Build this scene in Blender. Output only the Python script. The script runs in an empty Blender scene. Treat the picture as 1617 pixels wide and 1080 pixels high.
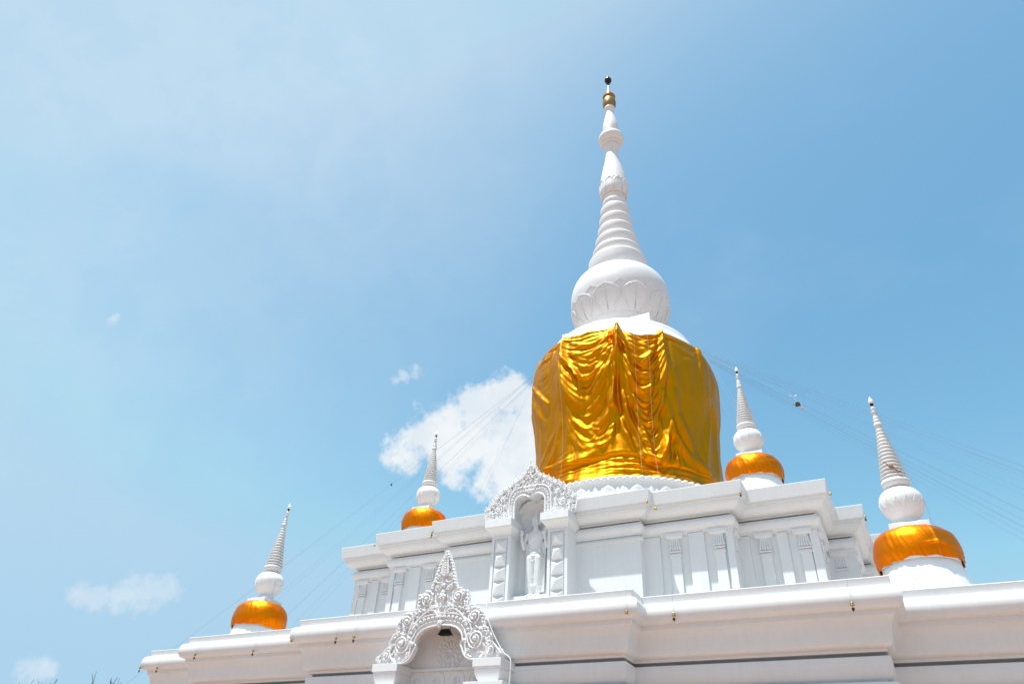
import bpy, bmesh, math, random
import numpy as np
from mathutils import Vector, Matrix
sc = bpy.context.scene
col = sc.collection
R = math.radians

# ------------------------------------------------------------------ camera
cr = Vector((0.888936, 0.454947, 0.053064)); cu = Vector((0.233256, -0.549355, 0.802372)); cf = Vector((-0.394188, 0.700880, 0.594461))
cam = bpy.data.cameras.new('camera'); camo = bpy.data.objects.new('camera', cam); col.objects.link(camo)
camo.matrix_world = Matrix(((cr.x, cu.x, -cf.x, 9.542957), (cr.y, cu.y, -cf.y, -29.104596), (cr.z, cu.z, -cf.z, 1.6), (0, 0, 0, 1)))
cam.sensor_width = 36; cam.lens = 24.0086; cam.clip_start = 0.1; cam.clip_end = 12000
sc.camera = camo

# ------------------------------------------------------------------ light
SUN = Vector((-0.56, -1.0, 4.15)).normalized()
sl = bpy.data.lights.new('sun', 'SUN'); sl.energy = 4.7; sl.angle = R(0.55); sl.color = (1.0, 0.975, 0.93)
so = bpy.data.objects.new('sun', sl); col.objects.link(so); so.rotation_euler = SUN.to_track_quat('Z', 'Y').to_euler(); so.location = (0, 0, 80)
sc.view_settings.view_transform = 'Standard'; sc.view_settings.look = 'None'
sc.view_settings.exposure = 0.62; sc.view_settings.gamma = 1
sc.render.engine = 'CYCLES'
sc.cycles.use_denoising = True
sc.cycles.max_bounces = 8; sc.cycles.diffuse_bounces = 5

w = bpy.data.worlds.new('World'); sc.world = w; w.use_nodes = True
nt = w.node_tree; nt.nodes.clear()
def N(t, **k):
    n = nt.nodes.new(t)
    for a, b in k.items(): setattr(n, a, b)
    return n
def wmath(op, a, b=None, c=None, clamp=False):
    n = N('ShaderNodeMath', operation=op); n.use_clamp = clamp
    for i, x in enumerate((a, b, c)):
        if x is None: continue
        if isinstance(x, (int, float)): n.inputs[i].default_value = x
        else: nt.links.new(x, n.inputs[i])
    return n.outputs[0]
sky = N('ShaderNodeTexSky', sky_type='NISHITA'); sky.sun_disc = False
sky.sun_elevation = math.asin(SUN.z); sky.sun_rotation = math.atan2(SUN.x, SUN.y)
sky.altitude = 150; sky.air_density = 1.0; sky.dust_density = 2.2; sky.ozone_density = 1.6
tc = N('ShaderNodeTexCoord'); dirv = tc.outputs['Generated']
def blobs(lst):
    acc = None
    for x, y, z, c in lst:
        d = N('ShaderNodeVectorMath', operation='DOT_PRODUCT'); nt.links.new(dirv, d.inputs[0]); d.inputs[1].default_value = Vector((x, y, z)).normalized()
        v = wmath('DIVIDE', wmath('SUBTRACT', d.outputs['Value'], c), 1 - c)
        acc = v if acc is None else wmath('SMOOTH_MAX', acc, v, 0.5)
    return acc
def noise(scale, detail, rough=0.6, dist=0.0):
    n = N('ShaderNodeTexNoise'); nt.links.new(dirv, n.inputs['Vector']); n.inputs['Scale'].default_value = scale
    n.inputs['Detail'].default_value = detail; n.inputs['Roughness'].default_value = rough; n.inputs['Distortion'].default_value = dist
    return n.outputs['Fac']
def sstep(v, a, b, hi=1.0):
    m = N('ShaderNodeMapRange', interpolation_type='SMOOTHSTEP'); nt.links.new(v, m.inputs['Value'])
    m.inputs['From Min'].default_value = a; m.inputs['From Max'].default_value = b; m.inputs['To Max'].default_value = hi
    return m.outputs['Result']
n1 = wmath('MULTIPLY', wmath('SUBTRACT', noise(19, 12, 0.63), 0.5), 6.5)
n2 = wmath('MULTIPLY', wmath('SUBTRACT', noise(60, 8, 0.65), 0.5), 5.0)
MAIN = [(-0.5556,0.6974,0.4527,0.999537),(-0.5074,0.7177,0.477,0.999203),(-0.4577,0.7384,0.4953,0.998869),(-0.4112,0.7501,0.518,0.999028),(-0.3732,0.7738,0.5060,0.9988),(-0.4334,0.7763,0.4578,0.998623),(-0.4925,0.7417,0.4553,0.999346),(-0.3879,0.8098,0.4402,0.998038),(-0.4303,0.7987,0.4206,0.999536),(-0.4376,0.762,0.4773,0.99851)]
WISP = [(-0.5249,0.6524,0.5467,0.999906),(-0.5391,0.6476,0.5385,0.99993),(-0.5506,0.6438,0.5314,0.999941),(-0.7827,0.3612,0.5068,0.999965),(-0.7777,0.3613,0.5145,0.999982)]
LOW = [(-0.8405,0.4983,0.2125,0.999867),(-0.8327,0.5112,0.2125,0.999864),(-0.8179,0.5321,0.2187,0.999833),(-0.8042,0.5494,0.2269,0.999703),(-0.7887,0.5679,0.2355,0.99982),(-0.8122,0.5367,0.2285,0.999899),(-0.8615,0.4903,0.1300,0.99990),(-0.854,0.502,0.1340,0.99994)]
m1 = sstep(wmath('ADD', blobs(MAIN), n1), -1.0, 0.6, 0.95)
m2 = sstep(wmath('ADD', blobs(WISP), n2), -0.4, 1.8, 0.55)
m3 = sstep(wmath('ADD', blobs(LOW), wmath('MULTIPLY', n2, 0.8)), -0.7, 1.3, 0.46)
veil = wmath('ADD', sstep(noise(2.6, 7, 0.6, 0.6), 0.5, 0.85, 0.12), wmath('MULTIPLY', sstep(blobs([(-0.66, 0.50, 0.60, 0.86)]), 0.0, 1.0, 0.05), sstep(noise(3.5, 8, 0.6, 0.8), 0.3, 0.65)))
veil = wmath('ADD', veil, wmath('MULTIPLY', sstep(blobs([(-0.645, 0.08, 0.757, 0.70)]), 0.0, 1.0, 0.20), sstep(noise(2.0, 8, 0.55, 0.8), 0.1, 0.6)))
dens = wmath('MAXIMUM', wmath('MAXIMUM', m1, m2), wmath('MAXIMUM', m3, veil))
# hazy, slightly cyan tropical air: response of each channel of the sky
sp = N('ShaderNodeSeparateColor'); nt.links.new(sky.outputs[0], sp.inputs[0]); cb = N('ShaderNodeCombineColor')
for i, (k, g_) in enumerate(((3.8, 1.7), (2.2, 1.2), (1.33, 0.8))):
    x = wmath('MINIMUM', wmath('MULTIPLY', sp.outputs[i], 0.146), (0.275, 0.365, 0.57)[i])
    nt.links.new(wmath('MULTIPLY', wmath('POWER', x, g_), k / (0.12 * 1.537)), cb.inputs[i])
hazy = cb.outputs[0]
mix = N('ShaderNodeMix', data_type='RGBA'); nt.links.new(dens, mix.inputs['Factor']); cc = N('ShaderNodeMix', data_type='RGBA'); cc.inputs['A'].default_value = (4.3, 4.65, 4.95, 1); cc.inputs['B'].default_value = (5.0, 5.15, 5.25, 1)
nt.links.new(sstep(noise(13, 9, 0.6, 0.3), 0.36, 0.6), cc.inputs['Factor']); nt.links.new(cc.outputs['Result'], mix.inputs['B']); nt.links.new(hazy, mix.inputs['A'])
bg = N('ShaderNodeBackground'); nt.links.new(mix.outputs['Result'], bg.inputs['Color']); bg.inputs['Strength'].default_value = 0.12
wo = N('ShaderNodeOutputWorld'); nt.links.new(bg.outputs[0], wo.inputs[0])

# ------------------------------------------------------------------ materials
def mat(name, color, rough=0.6, metal=0.0, bump=None, var=None, streak=0.0, dirt=0.0, spec=0.5):
    m = bpy.data.materials.new(name); m.use_nodes = True; t = m.node_tree; b = t.nodes['Principled BSDF']
    b.inputs['Roughness'].default_value = rough; b.inputs['Metallic'].default_value = metal; b.inputs['Specular IOR Level'].default_value = spec
    b.inputs['Base Color'].default_value = (*color, 1)
    co = t.nodes.new('ShaderNodeTexCoord').outputs['Object']
    def noi(scale, det=6, vec=None, rough_=0.6):
        n = t.nodes.new('ShaderNodeTexNoise'); n.inputs['Scale'].default_value = scale; n.inputs['Detail'].default_value = det; n.inputs['Roughness'].default_value = rough_
        t.links.new(vec if vec is not None else co, n.inputs['Vector']); return n.outputs['Fac']
    def stretch(v):
        mp = t.nodes.new('ShaderNodeMapping'); mp.inputs['Scale'].default_value = v; t.links.new(co, mp.inputs['Vector']); return mp.outputs[0]
    def rng(v, a, b_, lo, hi):
        r = t.nodes.new('ShaderNodeMapRange'); t.links.new(v, r.inputs['Value'])
        for k, x in zip(('From Min', 'From Max', 'To Min', 'To Max'), (a, b_, lo, hi)): r.inputs[k].default_value = x
        return r.outputs['Result']
    def mul(a, b_):
        n = t.nodes.new('ShaderNodeMath'); n.operation = 'MULTIPLY'; t.links.new(a, n.inputs[0]); t.links.new(b_, n.inputs[1]); return n.outputs[0]
    if var:
        f = rng(noi(var[0], 8), 0.3, 0.7, 1 - var[1], 1)
        if streak:
            f = mul(f, rng(noi(1.0, 7, stretch((9, 9, 0.55)), 0.7), 0.42, 0.75, 1, 1 - streak))
        if dirt:
            f = mul(f, rng(noi(3.2, 12, None, 0.78), 0.58, 0.75, 1, 1 - dirt))
        mx = t.nodes.new('ShaderNodeMix'); mx.data_type = 'RGBA'; mx.blend_type = 'MIX'
        mx.inputs['A'].default_value = (color[0]*0.32, color[1]*0.30, color[2]*0.27, 1); mx.inputs['B'].default_value = (*color, 1)
        t.links.new(f, mx.inputs['Factor']); t.links.new(mx.outputs['Result'], b.inputs['Base Color'])
    if bump:
        prev = None
        for sc_, st, dist, vec in bump:
            bn = t.nodes.new('ShaderNodeBump'); bn.inputs['Strength'].default_value = st; bn.inputs['Distance'].default_value = dist
            t.links.new(noi(sc_, 5, stretch(vec) if vec else None), bn.inputs['Height'])
            if prev: t.links.new(prev, bn.inputs['Normal'])
            prev = bn.outputs[0]
        t.links.new(prev, b.inputs['Normal'])
    return m
WHITE = mat('white_plaster', (0.765, 0.785, 0.795), 0.5, var=(1.3, 0.06), streak=0.08, dirt=0.20, bump=[(3, 0.12, 0.02, None), (45, 0.2, 0.004, None)])
RELIEF = mat('white_relief_paint', (0.81, 0.825, 0.83), 0.38, var=(4, 0.07), dirt=0.10, bump=[(30, 0.3, 0.006, None)])
OLDWHITE = mat('weathered_white_paint', (0.70, 0.705, 0.70), 0.6, var=(3, 0.08), streak=0.06, dirt=0.12, bump=[(30, 0.4, 0.008, None)])
SEAM = mat('dark_groove', (0.30, 0.32, 0.33), 0.9, var=(6, 0.25))  # darker grey given to the narrow recessed grooves between the mouldings
GOLD = mat('gold_satin', (0.72, 0.256, 0.0001), 0.45, metal=1.0, var=(1.2, 0.05), bump=[(1.7, 0.25, 0.05, (1, 1, 0.6)), (7, 0.08, 0.01, (1, 1, 0.7))])
ORANGE = mat('orange_satin', (0.86, 0.212, 0.0004), 0.42, metal=0.95, var=(2, 0.06), bump=[(5, 0.25, 0.02, None), (14, 0.12, 0.006, None)])
BRONZE = mat('old_gilding', (0.42, 0.24, 0.07), 0.38, metal=0.8, var=(8, 0.3), bump=[(20, 0.3, 0.01, None)])
GILT = mat('bright_gilding', (0.85, 0.55, 0.25), 0.35, metal=0.7, var=(8, 0.15))
DARK = mat('dark_metal', (0.03, 0.025, 0.022), 0.3, metal=0.5)
BRASS = mat('brass', (0.40, 0.25, 0.06), 0.3, metal=0.9)
WIRE = mat('grey_steel_wire', (0.24, 0.33, 0.40), 0.7, metal=0.0)
CORD = mat('white_cord', (0.72, 0.74, 0.75), 0.6)
BLACKP = mat('black_plastic', (0.006, 0.006, 0.007), 0.6, spec=0.2)
RAG = mat('faded_brown_cloth', (0.32, 0.13, 0.06), 0.9, var=(20, 0.4))
TASSEL = mat('orange_tassel', (0.85, 0.22, 0.02), 0.8)
DECK = mat('deck_tiles', (0.46, 0.43, 0.40), 0.8, var=(1.0, 0.2))
PAVE = mat('warm_paving', (0.29, 0.17, 0.115), 0.85, var=(0.4, 0.2), bump=[(4, 0.2, 0.01, None)])
BARK = mat('bare_bark', (0.13, 0.10, 0.08), 0.9, var=(5, 0.3))

# ------------------------------------------------------------------ helpers
class MB:
    def __init__(s): s.v = []; s.f = []; s.m = []; s.mi = 0
    def add(s, vs, fs):
        n = len(s.v); s.v += [tuple(map(float, q)) for q in vs]; s.f += [tuple(i + n for i in q) for q in fs]; s.m += [s.mi] * len(fs)
        return s
    def box(s, x0, x1, y0, y1, z0, z1):
        return s.add([(x, y, z) for z in (z0, z1) for y in (y0, y1) for x in (x0, x1)],
                     [(0, 2, 3, 1), (4, 5, 7, 6), (0, 1, 5, 4), (2, 6, 7, 3), (0, 4, 6, 2), (1, 3, 7, 5)])
    def lathe(s, prof, n=48, c=(0, 0, 0), square=False):
        vs = []; fs = []
        for r, z in prof:
            for k in range(n):
                a = 2 * math.pi * k / n; vs.append((c[0] + r * math.cos(a), c[1] + r * math.sin(a), c[2] + z))
        for i in range(len(prof) - 1):
            for k in range(n):
                a = i * n + k; b = i * n + (k + 1) % n; fs.append((a, b, b + n, a + n))
        fs.append(tuple(range(n - 1, -1, -1))); fs.append(tuple((len(prof) - 1) * n + k for k in range(n)))
        return s.add(vs, fs)
    def frust(s, rings):   # rings of rectangles: (x0,x1,y0,y1,z)
        vs = []; fs = []
        for x0, x1, y0, y1, z in rings: vs += [(x0, y0, z), (x1, y0, z), (x1, y1, z), (x0, y1, z)]
        for i in range(len(rings) - 1):
            for k in range(4):
                a = 4 * i + k; b = 4 * i + (k + 1) % 4; fs.append((a, b, b + 4, a + 4))
        fs.append((3, 2, 1, 0)); m = 4 * (len(rings) - 1); fs.append((m, m + 1, m + 2, m + 3))
        return s.add(vs, fs)
    def tube(s, pts, r, n=6, cap=True):
        P = [Vector(q) for q in pts]; rr = r if isinstance(r, (list, tuple)) else [r] * len(P)
        vs = []; fs = []; ref = None
        for i, p in enumerate(P):
            t = (P[min(i + 1, len(P) - 1)] - P[max(i - 1, 0)])
            if t.length < 1e-9: t = Vector((0, 0, 1))
            t.normalize()
            if ref is None: ref = Vector((0, 0, 1)) if abs(t.z) < 0.9 else Vector((0, 1, 0))
            a = (ref - t * ref.dot(t))
            if a.length < 1e-6: a = t.orthogonal()
            a.normalize(); ref = a; b = t.cross(a)
            for k in range(n):
                q = 2 * math.pi * k / n; vs.append(p + (a * math.cos(q) + b * math.sin(q)) * rr[i])
        for i in range(len(P) - 1):
            for k in range(n):
                x = i * n + k; y = i * n + (k + 1) % n; fs.append((x, y, y + n, x + n))
        if cap: fs.append(tuple(range(n - 1, -1, -1))); fs.append(tuple((len(P) - 1) * n + k for k in range(n)))
        return s.add(vs, fs)
    def ball(s, c, r, n=8, m=6, sc_=(1, 1, 1)):
        vs = []; fs = []
        for i in range(1, m):
            a = math.pi * i / m
            for k in range(n):
                b = 2 * math.pi * k / n
                vs.append((c[0] + r * sc_[0] * math.sin(a) * math.cos(b), c[1] + r * sc_[1] * math.sin(a) * math.sin(b), c[2] + r * sc_[2] * math.cos(a)))
        top = len(vs); vs.append((c[0], c[1], c[2] + r * sc_[2])); vs.append((c[0], c[1], c[2] - r * sc_[2]))
        for i in range(m - 2):
            for k in range(n):
                a = i * n + k; b = i * n + (k + 1) % n; fs.append((a, a + n, b + n, b))
        for k in range(n):
            fs.append((top, k, (k + 1) % n)); fs.append((top + 1, (m - 2) * n + (k + 1) % n, (m - 2) * n + k))
        return s.add(vs, fs)
    def plate(s, outline, y0, y1):     # outline (x,z), counter-clockwise or not, extruded in y
        bm = bmesh.new(); vs = [bm.verts.new((x, y0, z)) for x, z in outline]; f = bm.faces.new(vs)
        r = bmesh.ops.extrude_face_region(bm, geom=[f]); nv = [g for g in r['geom'] if isinstance(g, bmesh.types.BMVert)]
        for v in nv: v.co.y = y1
        bmesh.ops.triangulate(bm, faces=[f for f in bm.faces if len(f.verts) > 4]); bmesh.ops.recalc_face_normals(bm, faces=bm.faces)
        bm.verts.index_update()
        s.add([v.co[:] for v in bm.verts], [[v.index for v in f.verts] for f in bm.faces]); bm.free(); return s
    def obj(s, name, m, parent=None, smooth=False, loc=None, bevel=0, angle=35):
        me = bpy.data.meshes.new(name); me.from_pydata(s.v, [], s.f)
        for q in (m if isinstance(m, list) else [m]): me.materials.append(q)
        if isinstance(m, list): me.polygons.foreach_set('material_index', s.m)
        me.update()
        o = bpy.data.objects.new(name, me); col.objects.link(o)
        if smooth: me.shade_smooth(); me.set_sharp_from_angle(angle=R(angle))
        if parent: o.parent = parent
        if loc: o.location = loc
        if bevel:
            b = o.modifiers.new('bevel', 'BEVEL'); b.width = bevel; b.segments = 2; b.limit_method = 'ANGLE'; b.angle_limit = R(40); b.harden_normals = smooth
        return o
def tag(o, label=None, cat=None, group=None, kind=None):
    if label: o['label'] = label
    if cat: o['category'] = cat
    if group: o['group'] = group
    if kind: o['kind'] = kind
    return o
def empty(name, loc, label, cat, group=None, parent=None):
    o = bpy.data.objects.new(name, None); col.objects.link(o); o.location = loc; o.empty_display_size = 0.3
    if parent: o.parent = parent
    return tag(o, label, cat, group)
def dup(o, parent=None):
    c = o.copy(); col.objects.link(c); c.parent = parent
    for ch in [q for q in bpy.data.objects if q.parent == o]: dup(ch, c)
    return c
def smoothpts(pts, n=6):
    P = [np.array(q, float) for q in pts]; out = []
    for i in range(len(P) - 1):
        p0 = P[max(i - 1, 0)]; p1 = P[i]; p2 = P[i + 1]; p3 = P[min(i + 2, len(P) - 1)]
        for t in np.arange(n) / n:
            out.append(.5 * ((2 * p1) + (-p0 + p2) * t + (2 * p0 - 5 * p1 + 4 * p2 - p3) * t * t + (-p0 + 3 * p1 - 3 * p2 + p3) * t ** 3))
    out.append(P[-1]); return [tuple(q) for q in out]

# ------------------------------------------------------------------ ground
g = MB(); g.add([(-3000, -3000, 0), (3000, -3000, 0), (3000, 3000, 0), (-3000, 3000, 0)], [(0, 1, 2, 3)])
tag(g.obj('ground', PAVE), 'warm grey paved ground around the monument', kind='structure')

# ------------------------------------------------------------------ terraces
stupa = empty('stupa', (0, 0, 0), 'huge central white stupa with tall ringed spire on two stepped terraces', 'stupa')
UP = dict(u1=3.949, U1=10.005, u2=6.643, U2=9.672, u3=8.879)
LO = dict(u1=4.733, U1=14.480, u2=9.770, U2=13.835, u3=12.775)
def ring(d, o, z, nx, no):
    u1, U1, u2, U2, u3 = (d[k] for k in ('u1', 'U1', 'u2', 'U2', 'u3'))
    q = [(u1, U1), (u1, U2), (u2, U2), (u2, u3), (u3, u3), (u3, u2), (U2, u2), (U2, u1), (U1, u1)]
    P = []
    # start at the front, going right, back, left
    P += [(-(nx), -(U1 - o)), (-nx + 0.001, -(U1 - no)), (nx - 0.001, -(U1 - no)), (nx, -(U1 - o))]
    P += [(x - o, -(y - o)) for x, y in q]
    P += [(x - o, (y - o)) for x, y in reversed(q)]
    P += [(-(x - o), (y - o)) for x, y in q]
    P += [(-(x - o), -(y - o)) for x, y in reversed(q)]
    return [(x, y, z) for x, y in P]
def terrace(name, d, prof, nx, nfun, cap=True):
    m = MB(); n = 40; allv = []; fs = []; mi = []
    for i, (o, z, k) in enumerate(prof): allv += ring(d, o, z, nx, nfun(o, z))
    for i in range(len(prof) - 1):
        for k in range(n):
            a = i * n + k; b = i * n + (k + 1) % n; fs.append((a, b, b + n, a + n)); mi.append(prof[i + 1][2])
    if cap: fs.append(tuple(range((len(prof) - 1) * n, len(prof) * n))); mi.append(2)
    m.add(allv, fs); m.m = mi
    return m.obj(name, [WHITE, SEAM, DECK], stupa)
def cav(o0, z0, o1, z1, n=6, bulge=1):   # quarter curve from (o0,z0) to (o1,z1)
    out = []
    for i in range(1, n + 1):
        t = i / n * math.pi / 2
        if bulge > 0: out.append((o0 + (o1 - o0) * math.sin(t), z0 + (z1 - z0) * (1 - math.cos(t)), 0))
        else: out.append((o0 + (o1 - o0) * (1 - math.cos(t)), z0 + (z1 - z0) * math.sin(t), 0))
    return out
# profiles run from the bottom up: (inset, height, material)
up = [(0.62, 6.25, 0), (0.62, 9.50, 0), (0.50, 9.502, 0), (0.50, 9.565, 0), (0.475, 9.572, 0), (0.455, 9.59, 0), (0.44, 9.61, 0), (0.425, 9.635, 0), (0.41, 9.665, 0), (0.40, 9.70, 0), (0.395, 9.74, 0), (0.40, 9.775, 0), (0.415, 9.80, 0), (0.46, 9.805, 0), (0.47, 9.875, 0), (0.60, 9.88, 1), (0.60, 9.935, 1),
      (0.515, 9.94, 0), (0.515, 9.985, 0), (0.45, 9.99, 0)]
up += cav(0.45, 9.99, 0.15, 10.25, 18, 1)[0:] + [(0.105, 10.255, 0), (0.105, 10.315, 0), (0.055, 10.32, 0), (0.05, 10.352, 0), (0.0, 10.70, 0), (0.012, 10.712, 0), (0.4, 10.715, 0)]
terrace('upper_terrace', UP, up, 0.66, lambda o, z: 0.62 if o < 0.66 else o)
lo = [(-0.35, 0, 0), (-0.35, 0.5, 0), (-0.25, 0.55, 0), (-0.1, 0.9, 0), (0.2, 1.1, 0), (0.2, 1.4, 0), (0.62, 1.45, 0), (0.62, 3.75, 0), (0.45, 3.76, 0), (0.45, 3.95, 0), (0.5, 3.96, 1), (0.62, 3.97, 1), (0.62, 4.03, 1), (0.47, 4.035, 0), (0.47, 4.10, 0)]
lo += [(0.42, 4.12, 0)] + cav(0.42, 4.12, 0.30, 4.30, 12, 1) + cav(0.30, 4.30, 0.22, 4.52, 5, -1)[:0]
lo += [(0.29, 4.40, 0), (0.29, 4.46, 0), (0.48, 4.465, 0), (0.48, 4.52, 0), (0.44, 4.525, 0)] + cav(0.44, 4.53, 0.33, 4.80, 18, 1) + [(0.325, 4.86, 0), (0.335, 4.92, 0), (0.44, 4.925, 1), (0.44, 4.995, 1), (0.365, 5.0, 0), (0.365, 5.06, 0), (0.335, 5.065, 0)]
cy = smoothpts([(0.325, 5.068), (0.28, 5.088), (0.245, 5.12), (0.225, 5.17), (0.21, 5.25), (0.195, 5.34), (0.175, 5.42), (0.15, 5.485), (0.12, 5.545), (0.09, 5.590)], 4)
lo += [(o, z, 0) for o, z in cy] + [(0.058, 5.594, 0), (0.058, 5.692, 0), (0.03, 5.696, 0)]
for i in range(0, 33):
    a = math.pi * i / 32; lo.append((-0.158 * math.sin(a) ** 0.75 + 0.02, 5.91 - 0.205 * math.cos(a), 0))
lo += [(0.03, 6.12, 0), (0.03, 6.14, 0), (0.0, 6.285, 0), (0.01, 6.295, 0), (0.5, 6.30, 0)]
terrace('lower_terrace', LO, lo, 1.15, lambda o, z: max(o, 0.36) if z < 6.0 else o)
UT = bpy.data.objects['upper_terrace']; LT = bpy.data.objects['lower_terrace']
# flat wall strips and little columns of the upper tier, on the front, right and left faces
def column_mesh():
    m = MB()
    m.box(-0.15, 0.15, -0.075, 0.06, -3.1, -0.60)                        # shaft
    m.box(-0.175, 0.175, -0.10, 0.06, -0.60, -0.55); m.box(-0.16, 0.16, -0.085, 0.06, -0.55, -0.50)
    for k in range(5):                                                   # flutes of the capital
        x = -0.12 + 0.06 * k
        m.tube([(x * 0.95, -0.05, -0.06), (x, -0.075, -0.18), (x * 1.08, -0.085, -0.30), (x * 1.2, -0.10, -0.37), (x * 1.22, -0.085, -0.41)], [0.022, 0.03, 0.034, 0.04, 0.02], 6)
    m.box(-0.135, 0.135, -0.072, 0.06, -0.48, -0.02)
    m.tube([(-0.165, -0.04, -0.455), (-0.165, -0.10, -0.455), (0.165, -0.10, -0.455), (0.165, -0.04, -0.455)], 0.028, 6)
    m.frust([(-0.2, 0.2, -0.12, 0.06, -0.055), (-0.225, 0.225, -0.145, 0.06, -0.03), (-0.27, 0.27, -0.165, 0.06, -0.02), (-0.27, 0.27, -0.165, 0.06, 0.085)])
    m.box(-0.42, 0.42, -0.10, 0.06, 0.045, 0.088)
    return m
colproto = None
def put_columns():
    global colproto
    U1, U2, u3 = UP['U1'] - .62, UP['U2'] - .62, UP['u3'] - .62
    spots = []
    for s in (-1, 1):
        spots += [(s * 4.38, -U2, 0), (s * 5.68, -U2, 0), (s * 6.84, -u3, 0), (s * 7.93, -u3, 0)]
    for y in (-4.38, -5.68): spots += [(U2, y, 90), (-U2, y, -90)]
    for y in (-6.84, -7.93): spots += [(u3, y, 90), (-u3, y, -90)]
    spots += [(UP['u2'] - .62, -8.68, 90), (UP['U2'] - .62, -6.3, 90)][:1]
    spots += [(-(UP['u2'] - .62), -8.68, -90)]
    spots += [(8.68, -(UP['u2'] - .62), 0), (-8.68, -(UP['u2'] - .62), 0)]
    for i, (x, y, a) in enumerate(spots):
        if colproto is None: colproto = column_mesh().obj('column', WHITE, UT, smooth=True, bevel=0.004); o = colproto
        else: o = dup(colproto, UT)
        o.location = (x, y, 9.42); o.rotation_euler.z = R(a)
put_columns()
def strip(x0, x1, y, d=0.085, ztop=9.49, back=0.03):
    m = MB(); m.frust([(x0, x1, y - d, y + back, 6.31), (x0, x1, y - d, y + back, ztop)])
    return m
def wall_panels():
    U1, U2, u3 = UP['U1'] - .62, UP['U2'] - .62, UP['u3'] - .62; d = 0.08
    spans = [(1.2, 3.41, U1), (3.38, 3.93, U2), (4.80, 5.27, U2), (5.90, 6.10, U2), (6.08, 6.42, u3), (7.20, 7.50, u3), (8.10, 8.34, u3)]
    for face in range(4):
        for s in (-1, 1):
            for a, b, y in spans:
                if face == 0 or True:
                    aa, bb = (a, b) if s > 0 else (-b, -a)
                    if face and a == 1.2: aa, bb = (-0.01, b) if s > 0 else (-b, 0.01)
                    if face and s < 0 and a == 1.2: continue
                    if face and a == 1.2: aa, bb = -3.41, 3.41
                    m = strip(aa, bb, -y, d, 9.49, {3.41: 0.30, 6.10: 0.75}.get(b, 0.03))
                    o = m.obj('wall_panel', WHITE, UT, bevel=0.008); o.rotation_euler.z = face * math.pi / 2
wall_panels()
# extra ledge under the frieze of the middle section
for s in (-1, 1):
    x0, x1 = (1.3, 3.50) if s > 0 else (-3.50, -1.3); m = MB()
    m.box(x0, x1, -(UP['U1'] - .50), -(UP['U1'] - .66), 9.33, 9.375); m.box(x0, x1, -(UP['U1'] - .475), -(UP['U1'] - .66), 9.375, 9.41)
    m.obj('frieze_ledge', WHITE, UT, bevel=0.005)

# ------------------------------------------------------------------ ornament generators (x,z plane, facing -y)
def spiral(m, cx, cz, Rr, d=1, a0=0.0, turns=2.1, r0=0.02, y=0.0, depth=0.03):
    pts = []; rs = []; n = int(14 * turns)
    for i in range(n + 1):
        t = i / n; a = a0 + d * t * turns * 2 * math.pi; q = Rr * (1 - 0.86 * t ** 0.85)
        pts.append((cx + q * math.cos(a), y - depth * (0.3 + 1.2 * t), cz + q * math.sin(a))); rs.append(r0 * (1 - 0.35 * t))
    m.tube(pts, rs, 5); m.ball((cx, y - depth * 1.7, cz), Rr * 0.17, 7, 5)
def floret(m, cx, cz, r, y, n=5, a0=0.3):
    for k in range(n):
        a = a0 + 2 * math.pi * k / n; m.ball((cx + r * .62 * math.cos(a), y, cz + r * .62 * math.sin(a)), r * .42, 6, 5)
    m.ball((cx, y - r * .35, cz), r * .36, 6, 5)
def leafcurl(m, x, z, ang, L, d, y, r=0.03):
    pts = []; rs = []
    for i in range(9):
        t = i / 8; a = ang + d * (t ** 1.6) * 3.4
        if i == 0: px, pz = x, z
        else: px += math.cos(a) * L / 8; pz += math.sin(a) * L / 8
        pts.append((px, y - 0.02 * math.sin(t * 3), pz)); rs.append(r * (1.15 - 0.75 * t))
    m.tube(pts, rs, 5)
def along(path, step):
    P = [np.array(q, float) for q in path]; out = []; acc = 0
    for i in range(len(P) - 1):
        L = np.linalg.norm(P[i + 1] - P[i]); d = (P[i + 1] - P[i]) / max(L, 1e-9); s = -acc
        while s + step <= L + 1e-9:
            s += step; q = P[i] + d * s; out.append((q[0], q[1], math.atan2(d[1], d[0])))
        acc = L - s
    return out
def arc_tube(m, path, r, y, n=6): m.tube([(x, y, z) for x, z in path], r, n)
def mirror(path): return [(-x, z) for x, z in reversed(path)]

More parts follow.
